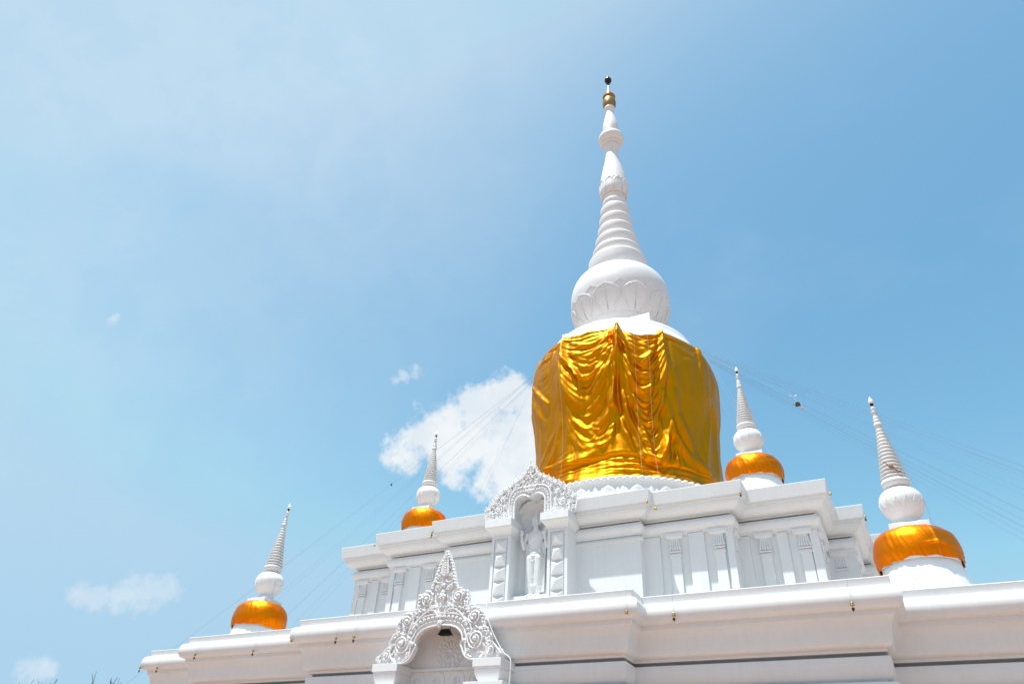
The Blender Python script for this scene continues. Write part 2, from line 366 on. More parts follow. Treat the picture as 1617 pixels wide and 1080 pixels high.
# ------------------------------------------------------------------ lower portal
random.seed(4)
def lower_portal():
    P = MB(); Y0 = -14.60
    half_in = [(1.04, 4.985), (0.90, 5.0), (0.76, 5.08), (0.67, 5.24), (0.625, 5.345), (0.665, 5.40), (0.655, 5.50), (0.60, 5.60), (0.485, 5.70), (0.33, 5.757), (0.15, 5.782), (0.0, 5.79)]
    # block behind the gable with a barrel niche
    half_vault = [(1.12, 4.98), (1.12, 5.18), (1.04, 5.42), (0.88, 5.62), (0.66, 5.76), (0.40, 5.85), (0.0, 5.88)]
    vault = smoothpts(half_vault + mirror(half_vault)[1:], 3)
    outer = [(-1.16, 4.98), (-1.16, 5.45), (-0.95, 5.72), (-0.6, 5.95), (0, 6.06), (0.6, 5.95), (0.95, 5.72), (1.16, 5.45), (1.16, 4.98)]
    P.plate(vault + outer, Y0 + 0.01, -14.12)
    P.box(-1.145, 1.145, -14.135, -14.08, 0.5, 5.99)
    P.box(-1.14, 1.14, -14.20, -14.12, 4.90, 4.965)
    P.box(-1.14, 1.14, -14.175, -14.12, 4.965, 4.98)
    portal = P.obj('portal', WHITE, stupa, bevel=0.006)
    m = MB()                                            # carved wheel medallion
    def disc(cx, cz, r, y0, y1): m.tube([(cx, y1, cz), (cx, y0, cz)], r, 36)
    disc(0, 5.345, 0.40, -14.145, -14.12)
    for rr, t in ((0.385, 0.018), (0.275, 0.014), (0.085, 0.012)):
        m.tube([(rr * math.cos(a * math.pi / 18), -14.15, 5.345 + rr * math.sin(a * math.pi / 18)) for a in range(37)], t, 6)
    for k in range(16):
        a = 2 * math.pi * k / 16; m.ball((0.33 * math.cos(a), -14.15, 5.345 + 0.33 * math.sin(a)), 0.043, 8, 6)
    for k in range(12):
        a = 2 * math.pi * k / 12; c, s = math.cos(a), math.sin(a)
        m.tube([(0.09 * c, -14.15, 5.345 + 0.09 * s), (0.17 * c, -14.165, 5.345 + 0.17 * s), (0.25 * c, -14.15, 5.345 + 0.25 * s)], [0.014, 0.034, 0.02], 6)
    m.ball((0, -14.15, 5.345), 0.06, 10, 6, (1, 0.6, 1))
    m.obj('medallion', WHITE, portal, smooth=True)
    m = MB()
    for cx in (-0.875, -0.335, 0.215, 0.765):
        m.tube([(cx, -14.12, 4.665), (cx, -14.155, 4.665)], 0.245, 32)
        spiral(m, cx, 4.665, 0.225, 1, 1.2, 1.6, 0.016, -14.15, 0.012)
    m.obj('scroll_frieze', WHITE, portal, smooth=True)
    for s in (-1, 1):
        a, b = (1.03, 1.755) if s > 0 else (-1.755, -1.03)
        cx = (a + b) / 2; h = (b - a) / 2
        m = MB()
        m.frust([(cx - h, cx + h, -14.815, -14.1, 4.815), (cx - h, cx + h, -14.815, -14.1, 4.985)])
        m.frust([(cx - h + .03, cx + h - .03, -14.79, -14.1, 4.78), (cx - h + .03, cx + h - .03, -14.79, -14.1, 4.8149)])
        rg = []
        for i in range(7):
            t = i / 6; o = 0.035 + 0.10 * (1 - math.sin(t * math.pi / 2)) ; rg.append((cx - h + o, cx + h - o, -14.815 + o, -14.1, 4.49 + 0.289 * t))
        m.frust(rg)
        m.frust([(cx - h - .13, cx + h + .06 if s < 0 else cx + h + .13, -14.93, -14.1, 4.33), (cx - h - .13, cx + h + .06 if s < 0 else cx + h + .13, -14.93, -14.1, 4.489)])
        m.box(cx - h + .02, cx + h - .02, -14.80, -14.1, 0.0, 4.329)
        m.obj('capital_pier', WHITE, portal, bevel=0.007)
    # gable
    m = MB()
    Rout = [(1.79, 4.99), (1.80, 5.10), (1.60, 5.22), (1.45, 5.34), (1.46, 5.47), (1.38, 5.60), (1.26, 5.70), (1.29, 5.86), (1.19, 6.04), (0.98, 6.15), (0.80, 6.12), (0.72, 6.19), (0.745, 6.38), (0.72, 6.55), (0.55, 6.62), (0.42, 6.67), (0.36, 6.76), (0.30, 6.92), (0.26, 7.08), (0.19, 7.25), (0.13, 7.42), (0.03, 7.585)]
    Rout = [(x * 0.965, z - 0.07 * min(1, max(0, (z - 5.6) / 1.2))) for x, z in Rout]
    outline = Rout + mirror(Rout) + mirror(half_in)[::-1][::-1][:0]
    inner = list(reversed(half_in))                      # top -> right
    full_in = half_in + mirror(half_in)[1:]              # right -> top -> left
    m.plate(Rout + mirror(Rout) + list(reversed(full_in)), Y0, Y0 - 0.085)
    F = Y0 - 0.13
    def scale_path(path, k, cz=4.99): return [(x * k, cz + (z - cz) * k) for x, z in path]
    arch = smoothpts(half_in[4:] + mirror(half_in[4:])[1:], 4)
    arc_tube(m, arch, 0.022, F - 0.012)
    arc_tube(m, scale_path(arch, 1.13), 0.014, F - 0.008)
    arc_tube(m, scale_path(arch, 1.34), 0.020, F - 0.012)
    for x, z, a in along(scale_path(arch, 1.235), 0.115): floret(m, x, z, 0.045, F - 0.022, 5, random.random())
    for x, z, a in along(scale_path(arch, 1.46), 0.10): leafcurl(m, x, z, a - 1.2 * (1 if a > 0 else 1), 0.13, -1, F - 0.01, 0.024)
    lobes = half_in[:6]
    for pth in (lobes, mirror(lobes)):
        arc_tube(m, smoothpts(pth, 4), 0.022, F - 0.012)
    for s in (-1, 1):
        for cx, cz, r, a0, t in [(0.45, 6.42, 0.20, 1.2, 2.2), (0.95, 5.93, 0.205, 0.9, 2.3), (1.03, 5.42, 0.265, 0.7, 2.6), (1.44, 5.17, 0.135, 0.6, 2.0), (0.185, 6.68, 0.10, 1.6, 1.8), (0.17, 6.95, 0.095, 1.4, 1.8),
                                 (0.50, 6.16, 0.08, 2.4, 1.6), (0.82, 5.17, 0.085, 3.4, 1.8), (1.64, 5.06, 0.065, 0.4, 1.5), (0.10, 7.15, 0.06, 1.4, 1.5), (0.30, 6.52, 0.06, 4.0, 1.4), (1.24, 5.06, 0.055, 1.0, 1.4), (0.73, 5.78, 0.07, 0.8, 1.5), (1.22, 5.66, 0.06, 0.8, 1.4), (0.66, 6.0, 0.055, 2, 1.4)]:
            spiral(m, s * cx, cz, r, s, a0 if s > 0 else math.pi - a0, t, 0.023 if r > 0.12 else 0.015, F + 0.01, 0.05 if r > 0.12 else 0.03)
            if r > 0.18:
                spiral(m, s * cx, cz, r * 1.14, s, (a0 if s > 0 else math.pi - a0), 0.8, 0.022, F + 0.01, 0.02)
        # sweeping bands
        for pts, rr in [([(0.06, 5.97), (0.22, 6.14), (0.42, 6.12), (0.60, 5.98), (0.72, 5.82)], 0.026), ([(0.07, 6.06), (0.20, 6.25), (0.32, 6.20), (0.48, 6.05)], 0.02), ([(0.04, 6.86), (0.10, 6.80), (0.22, 6.82), (0.27, 6.92)], 0.018),
                        ([(0.70, 5.62), (0.78, 5.45), (0.76, 5.30), (0.80, 5.12), (0.95, 5.03)], 0.022), ([(1.28, 5.42), (1.36, 5.30), (1.30, 5.12), (1.16, 5.03)], 0.022), ([(1.34, 5.36), (1.46, 5.33), (1.58, 5.22), (1.70, 5.08)], 0.02), ([(0.62, 6.32), (0.66, 6.2), (0.60, 6.12)], 0.018)]:
            m.tube([(s * x, F - 0.015, z) for x, z in smoothpts(pts, 4)], rr, 6)
        # flame leaves along the edge
        for x, z, a in along([(q[0] * 0.985, q[1]) for q in Rout], 0.088):
            if z < 5.05: continue
            aa = a - math.pi / 2 * 0.55
            if s < 0: leafcurl(m, -x, z, math.pi - aa, 0.135, -1, F + 0.02, 0.035)
            else: leafcurl(m, x, z, aa, 0.135, 1, F + 0.02, 0.035)
            if random.random() < .6: m.ball((s * x * 0.96, F - 0.01, z - 0.02), 0.028, 6, 5)
    # spire of the gable: stacked leaf tiers
    for i in range(9):
        z = 6.96 + i * 0.062; wv = 0.20 * (1 - i / 10.5)
        for s in (-1, 1):
            leafcurl(m, s * 0.02, z, (0.25 if s > 0 else math.pi - 0.25), wv * 1.3, s, F - 0.02, 0.03 * (1.1 - i / 14))
        m.ball((0, F - 0.03, z), 0.032 * (1.1 - i / 14), 6, 5)
    m.tube([(0, F + 0.05, 7.5), (0, F + 0.05, 7.60)], [0.03, 0.006], 6)
    for x, z, r in [(0, 5.83, 0.075), (0, 6.44, 0.10), (0, 6.55, 0.06), (0.72, 5.40, 0.05), (-0.72, 5.40, 0.05), (0, 6.72, 0.06), (0.6, 6.46, 0.04), (-0.6, 6.46, 0.04)]: floret(m, x, z, r, F - 0.03, 6)
    m.ball((0, F - 0.02, 5.745), 0.042, 8, 6)
    m.tube([(0, F - 0.03, 6.40), (0, F - 0.04, 6.28)], [0.05, 0.008], 6)
    for _ in range(170):                                 # fine carved tendrils and buds
        x = random.uniform(-1.5, 1.5); ax = abs(x)
        zt = np.interp(ax, [0, 0.25, 0.7, 1.2, 1.5], [6.9, 6.6, 6.3, 5.85, 5.25]); zb = np.interp(ax, [0, 0.55, 0.75, 0.9, 1.5], [6.1, 5.95, 5.6, 5.1, 5.03])
        z = random.uniform(zb, zt)
        if random.random() < 0.5: m.ball((x, F - 0.005, z), random.uniform(0.014, 0.026), 6, 5)
        else: leafcurl(m, x, z, random.uniform(0, 6.28), random.uniform(0.06, 0.12), random.choice((-1, 1)), F - 0.006, 0.013)
    m.obj('gable', RELIEF, portal, smooth=True, angle=40)
lower_portal()

# ------------------------------------------------------------------ upper portal with the niche
def upper_portal():
    P = MB(); Yf = -10.12
    half = [(0.645, 10.2), (0.63, 10.5), (0.60, 10.72), (0.53, 10.90), (0.40, 11.01), (0.26, 11.035), (0.10, 10.985), (0.0, 10.93)]
    inn = smoothpts(half + mirror(half)[1:], 4)
    outer = [(-1.22, 10.2), (-1.22, 10.75), (-0.95, 11.0), (-0.6, 11.28), (0, 11.5), (0.6, 11.28), (0.95, 11.0), (1.22, 10.75), (1.22, 10.2)]
    P.plate(inn + outer, Yf, -9.40)
    # curved back of the niche, closed above by a half dome
    n = 14; rows = [6.3, 7.0, 8.0, 9.0, 10.0, 10.4]; vs = []; fs = []
    def plan(t, k=1.0):
        a = math.pi * t; c = math.cos(a); s = math.sin(a)
        return (-0.655 * math.copysign(abs(c) ** 0.45, c) * k, -9.80 + 0.30 * (s ** 0.45) * k)
    for z in rows:
        for i in range(n + 1): x, y = plan(i / n); vs.append((x, y, z))
    for j in range(1, 6):
        q = math.pi / 2 * j / 5; k = math.cos(q) ** 0.7 if j < 5 else 0.02
        for i in range(n + 1): x, y = plan(i / n, 1); vs.append((x * k, -9.80 + (y + 9.80) * k, 10.4 + 0.62 * math.sin(q)))
    T = len(rows) + 5
    for r_ in range(T - 1):
        for i in range(n): a = r_ * (n + 1) + i; fs.append((a, a + 1, a + n + 2, a + n + 1))
    P.add(vs, fs)
    P.box(-0.66, 0.66, -10.0, -9.3, 6.3, 7.83)
    P.box(-1.2, 1.2, -9.41, -9.2, 10.72, 11.2)
    portal = P.obj('portal', WHITE, stupa, smooth=True, angle=30)
    for s in (-1, 1):
        m = MB(); a, b = 0.655, 1.335
        lo_, hi_ = (a, b) if s > 0 else (-b, -a); cx = s * 0.995; h = 0.34
        m.box(lo_, hi_, -10.17, -9.36, 6.3, 9.735)
        for q0, q1 in ((lo_, lo_ + .10), (hi_ - .10, hi_)): m.box(q0, q1, -10.212, -10.1701, 6.3, 9.735)
        m.box(lo_ + .10, hi_ - .10, -10.212, -10.1701, 9.66, 9.735)
        rg = []
        for i in range(7):
            t = i / 6; o = 0.17 * (math.sin(t * math.pi / 2)) ** 1.0; o = 0.17 * (1 - math.cos(t * math.pi / 2)) * 0.85 + 0.02; rg.append((cx - h - o * .95, cx + h + o * .95, -10.215 - o * 1.5, -9.36, 9.737 + 0.215 * t))
        m.frust(rg)
        m.frust([(cx - .485, cx + .485, -10.50, -9.36, 9.955), (cx - .485, cx + .485, -10.50, -9.36, 10.205)])
        pier = m.obj('capital_pier', WHITE, portal, bevel=0.007)
        m = MB()
        for k in range(7):
            zc = 9.40 - 0.452 * k; e = 0.205
            m.frust([(cx - e, cx + e, -10.205, -10.165, zc - e), (cx - e, cx + e, -10.205, -10.165, zc + e)])
            m.add([(cx - e + .012, -10.206, zc - e + .03), (cx + e - .012, -10.206, zc - e + .03), (cx + e - .012, -10.206, zc + e - .012), (cx - e + .012, -10.206, zc + e - .012), (cx, -10.385, zc + .015)],
                  [(0, 1, 4), (1, 2, 4), (2, 3, 4), (3, 0, 4), (3, 2, 1, 0)])
        m.obj('pyramid_studs', WHITE, portal)
    m = MB(); Yp = Yf - 0.0; F = Yp - 0.11
    Ro = [(1.60, 10.21), (1.67, 10.50), (1.64, 10.68), (1.42, 10.90), (1.28, 11.08), (1.08, 11.26), (0.86, 11.36), (0.66, 11.50), (0.42, 11.62), (0.24, 11.74), (0.14, 11.92), (0.05, 12.02), (0.0, 12.22)]
    hin = [(0.56, 10.21), (0.56, 10.72), (0.52, 10.88), (0.42, 10.985), (0.27, 11.03), (0.12, 10.99), (0.0, 10.93)]
    fin = hin + mirror(hin)[1:]
    m.plate([(x * .965, z - (.03 if z > 10.3 else 0)) for x, z in Ro + mirror(Ro)[1:]] + list(reversed(fin)), Yp, F + 0.05)
    sm = smoothpts(fin, 4)
    m.tube([(x, F - 0.02, z) for x, z in sm], 0.03, 6)
    fr = smoothpts([(0.76, 10.21), (0.755, 10.80), (0.72, 11.05), (0.60, 11.22), (0.40, 11.30), (0.15, 11.31), (0, 11.27), (-0.15, 11.31), (-0.40, 11.30), (-0.60, 11.22), (-0.72, 11.05), (-0.755, 10.80), (-0.76, 10.21)], 4)
    m.tube([(x, F - 0.02, z) for x, z in fr], 0.024, 6)
    mid = smoothpts([(0.665, 10.25), (0.66, 10.78), (0.62, 11.0), (0.52, 11.13), (0.36, 11.17), (0.14, 11.15), (0, 11.10)], 4)
    for x, z, a in along(mid, 0.11):
        for s in (-1, 1): floret(m, s * x, z, 0.045, F - 0.025, 5, random.random())
    for x, z, r in [(0, 11.13, 0.09), (0.13, 11.15, 0.06), (-0.13, 11.15, 0.06), (0, 11.28, 0.07), (0.18, 11.26, 0.05), (-0.18, 11.26, 0.05)]: floret(m, x, z, r, F - 0.05, 6)
    for s in (-1, 1):
        for cx, cz, r in [(1.17, 10.62, 0.17), (1.02, 10.99, 0.12), (1.45, 10.52, 0.10), (1.42, 10.33, 0.09), (0.90, 10.42, 0.09), (0.78, 11.22, 0.09), (0.52, 11.40, 0.09), (0.28, 11.50, 0.08), (0.10, 11.66, 0.07), (1.25, 10.86, 0.08), (0.93, 10.72, 0.08), (1.18, 10.33, 0.08), (0.08, 11.82, 0.045), (0.28, 11.36, 0.05), (1.55, 10.68, 0.05)]:
            spiral(m, s * cx, cz, r, s, 1.0 if s > 0 else math.pi - 1.0, 1.9, 0.024 if r > .09 else 0.017, F + 0.01, 0.045)
            if r > 0.08:
                for k in range(7):
                    a = k * 0.9; m.ball((s * cx + r * 1.2 * math.cos(a), F - 0.02, cz + r * 1.2 * math.sin(a)), 0.022, 6, 5)
        for x, z, a in along([(q[0] * 0.98, q[1]) for q in Ro], 0.075):
            aa = a - math.pi / 2 * 0.6
            leafcurl(m, s * x, z, aa if s > 0 else math.pi - aa, 0.14, s, F + 0.03, 0.044)
            if random.random() < .8: floret(m, s * x * 0.96, z - 0.03, 0.058, F - 0.015, 4, random.random())
    for s in (-1, 1):
        for k, (x, z, a) in enumerate(along([(q[0] * 0.985, q[1]) for q in Ro[1:]], 0.215)):
            if z > 12.0: continue
            spiral(m, s * x, z, 0.082, s, 0.6, 1.6, 0.020, F + 0.015, 0.04)
            for j in range(6): m.ball((s * x + 0.095 * math.cos(j * 1.05), F + 0.0, z + 0.095 * math.sin(j * 1.05)), 0.03, 6, 5)
    for i in range(6): m.ball((0, F - 0.01, 11.72 + i * 0.075), 0.045 - 0.005 * i, 7, 5)
    m.tube([(0, F + .04, 12.1), (0, F + .04, 12.25)], [0.03, 0.005], 6)
    for _ in range(260):
        x = random.uniform(-1.55, 1.55); ax = abs(x)
        zt = np.interp(ax, [0, 0.3, 0.8, 1.3, 1.6], [11.85, 11.6, 11.3, 10.95, 10.6]); zb = 10.24 if ax > 0.8 else np.interp(ax, [0, 0.6, 0.78, 0.8], [11.33, 11.28, 11.1, 10.4])
        z = random.uniform(zb, zt)
        if random.random() < 0.6: m.ball((x, F - 0.008, z), random.uniform(0.014, 0.03), 6, 5)
        else: leafcurl(m, x, z, random.uniform(0, 6.28), random.uniform(0.05, 0.1), random.choice((-1, 1)), F - 0.01, 0.014)
    m.obj('gable', RELIEF, portal, smooth=True, angle=40)
upper_portal()

# ------------------------------------------------------------------ drum, dome, spire
def catprof(P, n=6): return smoothpts(P, n)
ZR = [(13.92, 4.74), (14.3, 4.6), (15, 4.48), (16, 4.42), (17, 4.44), (18, 4.53), (19, 4.66), (20, 4.74), (20.6, 4.75), (21.3, 4.68), (22, 4.5), (22.5, 4.28), (22.95, 3.98), (23.3, 3.6), (23.6, 3.15), (23.85, 2.5), (24.0, 1.9)]
ZRd = np.array(smoothpts(ZR, 90)); Zd, Rd = ZRd[:, 0], ZRd[:, 1]
ud = np.concatenate([[0], np.cumsum(np.hypot(np.diff(Zd), np.diff(Rd)))])
m = MB(); m.lathe([(r - 0.08 - 0.24 * min(1, max(0, (23.1 - z) / 0.5)), z if z < 22.7 else 22.7 + (z - 22.7) * 0.78) for z, r in zip(Zd[::24], Rd[::24])] + [(0.5, 23.73)], 128)
m.obj('dome', WHITE, stupa, smooth=True)
m = MB()
m.lathe([(6.0, 10.6), (6.0, 11.1), (5.75, 11.2), (5.75, 11.6), (5.45, 11.8), (5.3, 12.2), (5.22, 12.7)] + [(r, z) for r, z in [(5.08, 12.95), (4.93, 13.2), (4.80, 13.45), (4.74, 13.62), (4.76, 13.75), (4.82, 13.82), (4.86, 13.86), (4.84, 13.95), (4.3, 13.97)]], 128)
drum = m.obj('drum', WHITE, stupa, smooth=True)
m = MB()
for k in range(100):
    a = 2 * math.pi * k / 100; m.ball((4.84 * math.cos(a), 4.84 * math.sin(a), 13.88), 0.128, 10, 7, (1, 1, 0.8))
m.obj('bead_band', WHITE, drum, smooth=True)
m = MB()                                                  # lotus petals of the drum
def drum_petal(th, wd, h, r0, out):
    vs = []; nx, nz = 10, 10
    for j in range(nz + 1):
        t = j / nz; ww = wd * (1 - t ** 2.6) ** 0.75 if t < 1 else 0.0
        for i in range(nx + 1):
            s = 2 * i / nx - 1; a = th + s * ww / r0
            rr = r0 + out * (0.35 + 0.65 * t ** 2.2) + 0.10 * (1 - s * s) * (1 - t) ** 0.5
            vs.append((rr * math.cos(a), rr * math.sin(a), 12.72 + h * t))
    for j in range(nz + 1):
        t = j / nz; ww = wd * (1 - t ** 2.6) ** 0.75 if t < 1 else 0.0
        for i in range(nx + 1):
            s = 2 * i / nx - 1; a = th + s * ww / r0; rr = r0 - 0.12 + out * (0.3 + 0.3 * t); vs.append((rr * math.cos(a), rr * math.sin(a), 12.72 + h * t))
    fs = []; K = (nx + 1) * (nz + 1)
    for j in range(nz):
        for i in range(nx):
            a = j * (nx + 1) + i; fs.append((a, a + 1, a + nx + 2, a + nx + 1)); fs.append((K + a, K + a + nx + 1, K + a + nx + 2, K + a + 1))
        for i in (0, nx):
            a = j * (nx + 1) + i; q = (a, a + nx + 1, K + a + nx + 1, K + a); fs.append(q if i == 0 else tuple(reversed(q)))
    m.add(vs, fs)
for k in range(28):
    a = R(-67.5) + 2 * math.pi * k / 28
    drum_petal(a, 0.43, 0.72, 5.02, 0.16)
    for s in (-1, 1): m.ball((5.27 * math.cos(a + s * 0.036), 5.27 * math.sin(a + s * 0.036), 12.93), 0.17, 10, 8, (1, 1, 1.05))
    drum_petal(a + math.pi / 28, 0.17, 0.74, 4.97, 0.06)
m.obj('lotus_band', WHITE, drum, smooth=True, angle=50)
m = MB(); m.frust([(-2.42, 2.42, -2.42, 2.42, 22.9), (-2.42, 2.42, -2.42, 2.42, 23.82)])
m.frust([(-1.9, 1.9, -1.9, 1.9, 23.82), (-1.9, 1.9, -1.9, 1.9, 23.99)])
m.obj('square_block', WHITE, stupa, bevel=0.02)
SP = empty('spire', (0, 0, 0), None, None, parent=stupa)
AX = (0.085, 0.045)
m = MB(); bulb = [(1.75, 23.95), (1.78, 24.3), (1.95, 24.48), (2.06, 24.62), (2.14, 24.72)] + smoothpts([(2.16, 24.78), (2.40, 25.2), (2.62, 25.8), (2.76, 26.5), (2.79, 27.0), (2.74, 27.5), (2.58, 27.98), (2.25, 28.38), (1.85, 28.6), (1.5, 28.7)], 5)
m.lathe(bulb, 96, (*AX, 0)); m.obj('lotus_bulb', WHITE, SP, smooth=True)
def surf_r(prof, z): return float(np.interp(z, [q[1] for q in prof], [q[0] for q in prof]))
def petals(m, prof, zb, zt, n, th0, wd, lift, small_zt, rib=True, k2=0.5, tr=0.02):
    def pt(th, s, t, ztop, w0, off):
        z = zb + (ztop - zb) * t; r = surf_r(prof, z) + off
        return (AX[0] + r * math.cos(th + s * w0), AX[1] + r * math.sin(th + s * w0), z)
    BIG = ([0, .1, .25, .42, .6, .74, .85, .93, .97, 1], [.50, .70, .90, 1, 1, .92, .70, .40, .20, 0]); SML = ([0, .74, 1], [1, 1, 0])
    for k in range(n):
        th = th0 + 2 * math.pi * k / n
        for (tt, ztop, w0, L) in ((th + math.pi / n, small_zt, wd * k2, lift * 0.5), (th, zt, wd, lift)):
            nx, nz = 10, 18; vs = []; fs = []; W = BIG if w0 == wd else SML; widb = lambda t, W=W: float(np.interp(t, *W))
            for layer in (0, 1):
                for j in range(nz + 1):
                    t = j / nz; ww = widb(t) * w0
                    for i in range(nx + 1):
                        s = 2 * i / nx - 1
                        pil = (1 - abs(abs(s) * 2 - 1)) * 0.5 * (t * (1 - t)) * 4
                        off = -0.05 if layer else (L * (0.45 + 0.25 * pil + 0.45 * t ** 6))
                        vs.append(pt(tt, s, t, ztop, ww, off))
            K = (nx + 1) * (nz + 1)
            for j in range(nz):
                for i in range(nx):
                    a = j * (nx + 1) + i; fs.append((a, a + 1, a + nx + 2, a + nx + 1))
                for i in (0, nx):
                    a = j * (nx + 1) + i; q = (a, a + nx + 1, K + a + nx + 1, K + a); fs.append(q if i == 0 else tuple(reversed(q)))
            m.add(vs, fs)
            for s in (-1, 1):
                m.tube([pt(tt, s, t, ztop, widb(t) * w0, L * (0.5 + 0.5 * t ** 6)) for t in [i / 18 for i in range(19)]], tr, 5)
            if w0 == wd and rib:   # inner heart-shaped pillows
                heart = smoothpts([(0.0, 0.04), (0.0, 0.4), (0.0, 0.74), (0.12, 0.81), (0.35, 0.835), (0.6, 0.79), (0.78, 0.66), (0.83, 0.45), (0.80, 0.25), (0.70, 0.05)], 3)
                for s in (-1, 1): m.tube([pt(tt, s * a_, t_, ztop, widb(t_) * w0, L * 0.70) for a_, t_ in heart], tr * 0.8, 5)
m = MB(); petals(m, bulb, 24.80, 26.38, 10, R(-88), 0.292, 0.06, 26.56, True, 0.80, 0.022)
m.obj('lotus_petals', WHITE, SP, smooth=True, angle=50)
m = MB(); pr = [(1.4, 28.5)]
rims = [(1.75, 29.92), (1.495, 30.80), (1.305, 31.78), (1.13, 32.76), (1.023, 33.68), (0.925, 34.66)]
zprev = 28.62
for i, (r, z) in enumerate(rims):
    rn = rims[i + 1][0] if i + 1 < len(rims) else 0.78
    zb = zprev; h = z - zb
    core = r * 0.80
    pr += [(core, zb + 0.02), (core + 0.02, zb + 0.10)] + [(core + (r - core) * math.sin(q), zb + 0.10 + (h - 0.14) * (1 - math.cos(q))) for q in (0.4, 0.8, 1.2, 1.57)]
    pr += [(r, z + 0.03), (r - 0.05, z + 0.12), (r - 0.16, z + 0.20), (rn * 0.88, z + 0.25)]
    zprev = z + 0.25
pr += [(0.70, 34.98), (0.70, 35.25), (0.76, 35.3), (0.76, 35.45), (0.66, 35.5), (0.66, 35.75), (0.72, 35.82)]
m.lathe(pr, 72, (*AX, 0)); m.obj('ring_cone', WHITE, SP, smooth=True)
m = MB(); fl = smoothpts([(0.60, 35.8), (0.70, 35.9), (0.80, 36.1), (0.885, 36.4), (0.905, 36.9), (0.86, 37.5), (0.77, 38.2), (0.65, 38.9), (0.535, 39.5), (0.455, 40.1), (0.425, 40.5), (0.44, 40.75), (0.52, 40.95), (0.55, 41.1), (0.52, 41.2), (0.48, 41.25), (0.48, 41.34), (0.60, 41.38), (0.62, 41.48), (0.56, 41.54), (0.72, 41.66), (0.84, 41.85), (0.875, 42.05), (0.82, 42.3), (0.66, 42.45), (0.52, 42.52)], 4)
m.lathe(fl, 64, (*AX, 0)); m.obj('flask', WHITE, SP, smooth=True, angle=50)
m = MB(); petals(m, fl, 35.92, 37.12, 10, R(-88), 0.30, 0.085, 37.22, False, 0.6, 0.016)
m.obj('flask_petals', WHITE, SP, smooth=True, angle=50)
m = MB(); m.lathe(smoothpts([(0.50, 42.45), (0.55, 43.0), (0.555, 43.4), (0.50, 43.9), (0.39, 44.5), (0.29, 45.0), (0.275, 45.15), (0.33, 45.4), (0.385, 45.6), (0.37, 45.75), (0.30, 45.8)], 4), 56, (*AX, 0)); m.obj('upper_vase', WHITE, SP, smooth=True, angle=50)
m = MB(); m.lathe(smoothpts([(0.34, 45.72), (0.43, 45.9), (0.485, 46.2), (0.48, 46.5), (0.40, 46.78), (0.28, 46.9)], 4) + [(0.34, 46.93), (0.46, 47.02), (0.47, 47.12), (0.3, 47.16), (0.2, 47.2)], 48, (*AX, 0)); m.obj('gilt_bulb', BRONZE, SP, smooth=True)
m = MB(); m.lathe([(0.21, 47.15), (0.2, 47.5), (0.14, 48.0), (0.05, 48.65), (0.02, 48.7)], 32, (*AX, 0)); m.obj('gilt_cone', GILT, SP, smooth=True)
m = MB(); m.lathe([(0.02, 48.65), (0.02, 49.0)], 10, (*AX, 0)); m.ball((*AX, 49.35), 0.27, 20, 14); m.ball((*AX, 49.76), 0.11, 14, 10)
for k in range(8):
    a = k * math.pi / 4; m.tube([(AX[0] + .05 * math.cos(a), AX[1] + .05 * math.sin(a), 48.75), (AX[0] + .16 * math.cos(a), AX[1] + .16 * math.sin(a), 49.0), (AX[0] + .2 * math.cos(a), AX[1] + .2 * math.sin(a), 49.12)], 0.014, 5)
m.obj('crown_ball', DARK, SP, smooth=True)
for q in [(0.0, 0.0)]: pass
# ------------------------------------------------------------------ cloth around the dome
rng = np.random.RandomState(11)
TAB = rng.rand(4096); TAB2 = rng.rand(256, 256)
ANG = rng.rand(256, 256) * 2 * np.pi; GX, GY = np.cos(ANG), np.sin(ANG)
def vn1(x): return vn2(x, np.zeros_like(x) + 0.37 + 0.11 * x)
def vn2(x, y):       # gradient noise, about 0..1
    i = np.floor(x).astype(int); j = np.floor(y).astype(int); fx = x - i; fy = y - j
    u = fx ** 3 * (fx * (fx * 6 - 15) + 10); v = fy ** 3 * (fy * (fy * 6 - 15) + 10)
    def g(a, b): I = (i + a) % 256; J = (j + b) % 256; return GX[I, J] * (fx - a) + GY[I, J] * (fy - b)
    n = (g(0, 0) * (1 - u) + g(1, 0) * u) * (1 - v) + (g(0, 1) * (1 - u) + g(1, 1) * u) * v
    return np.clip(0.5 + 0.85 * n, 0, 1)
def ridged(n): return 1 - np.abs(2 * n - 1)
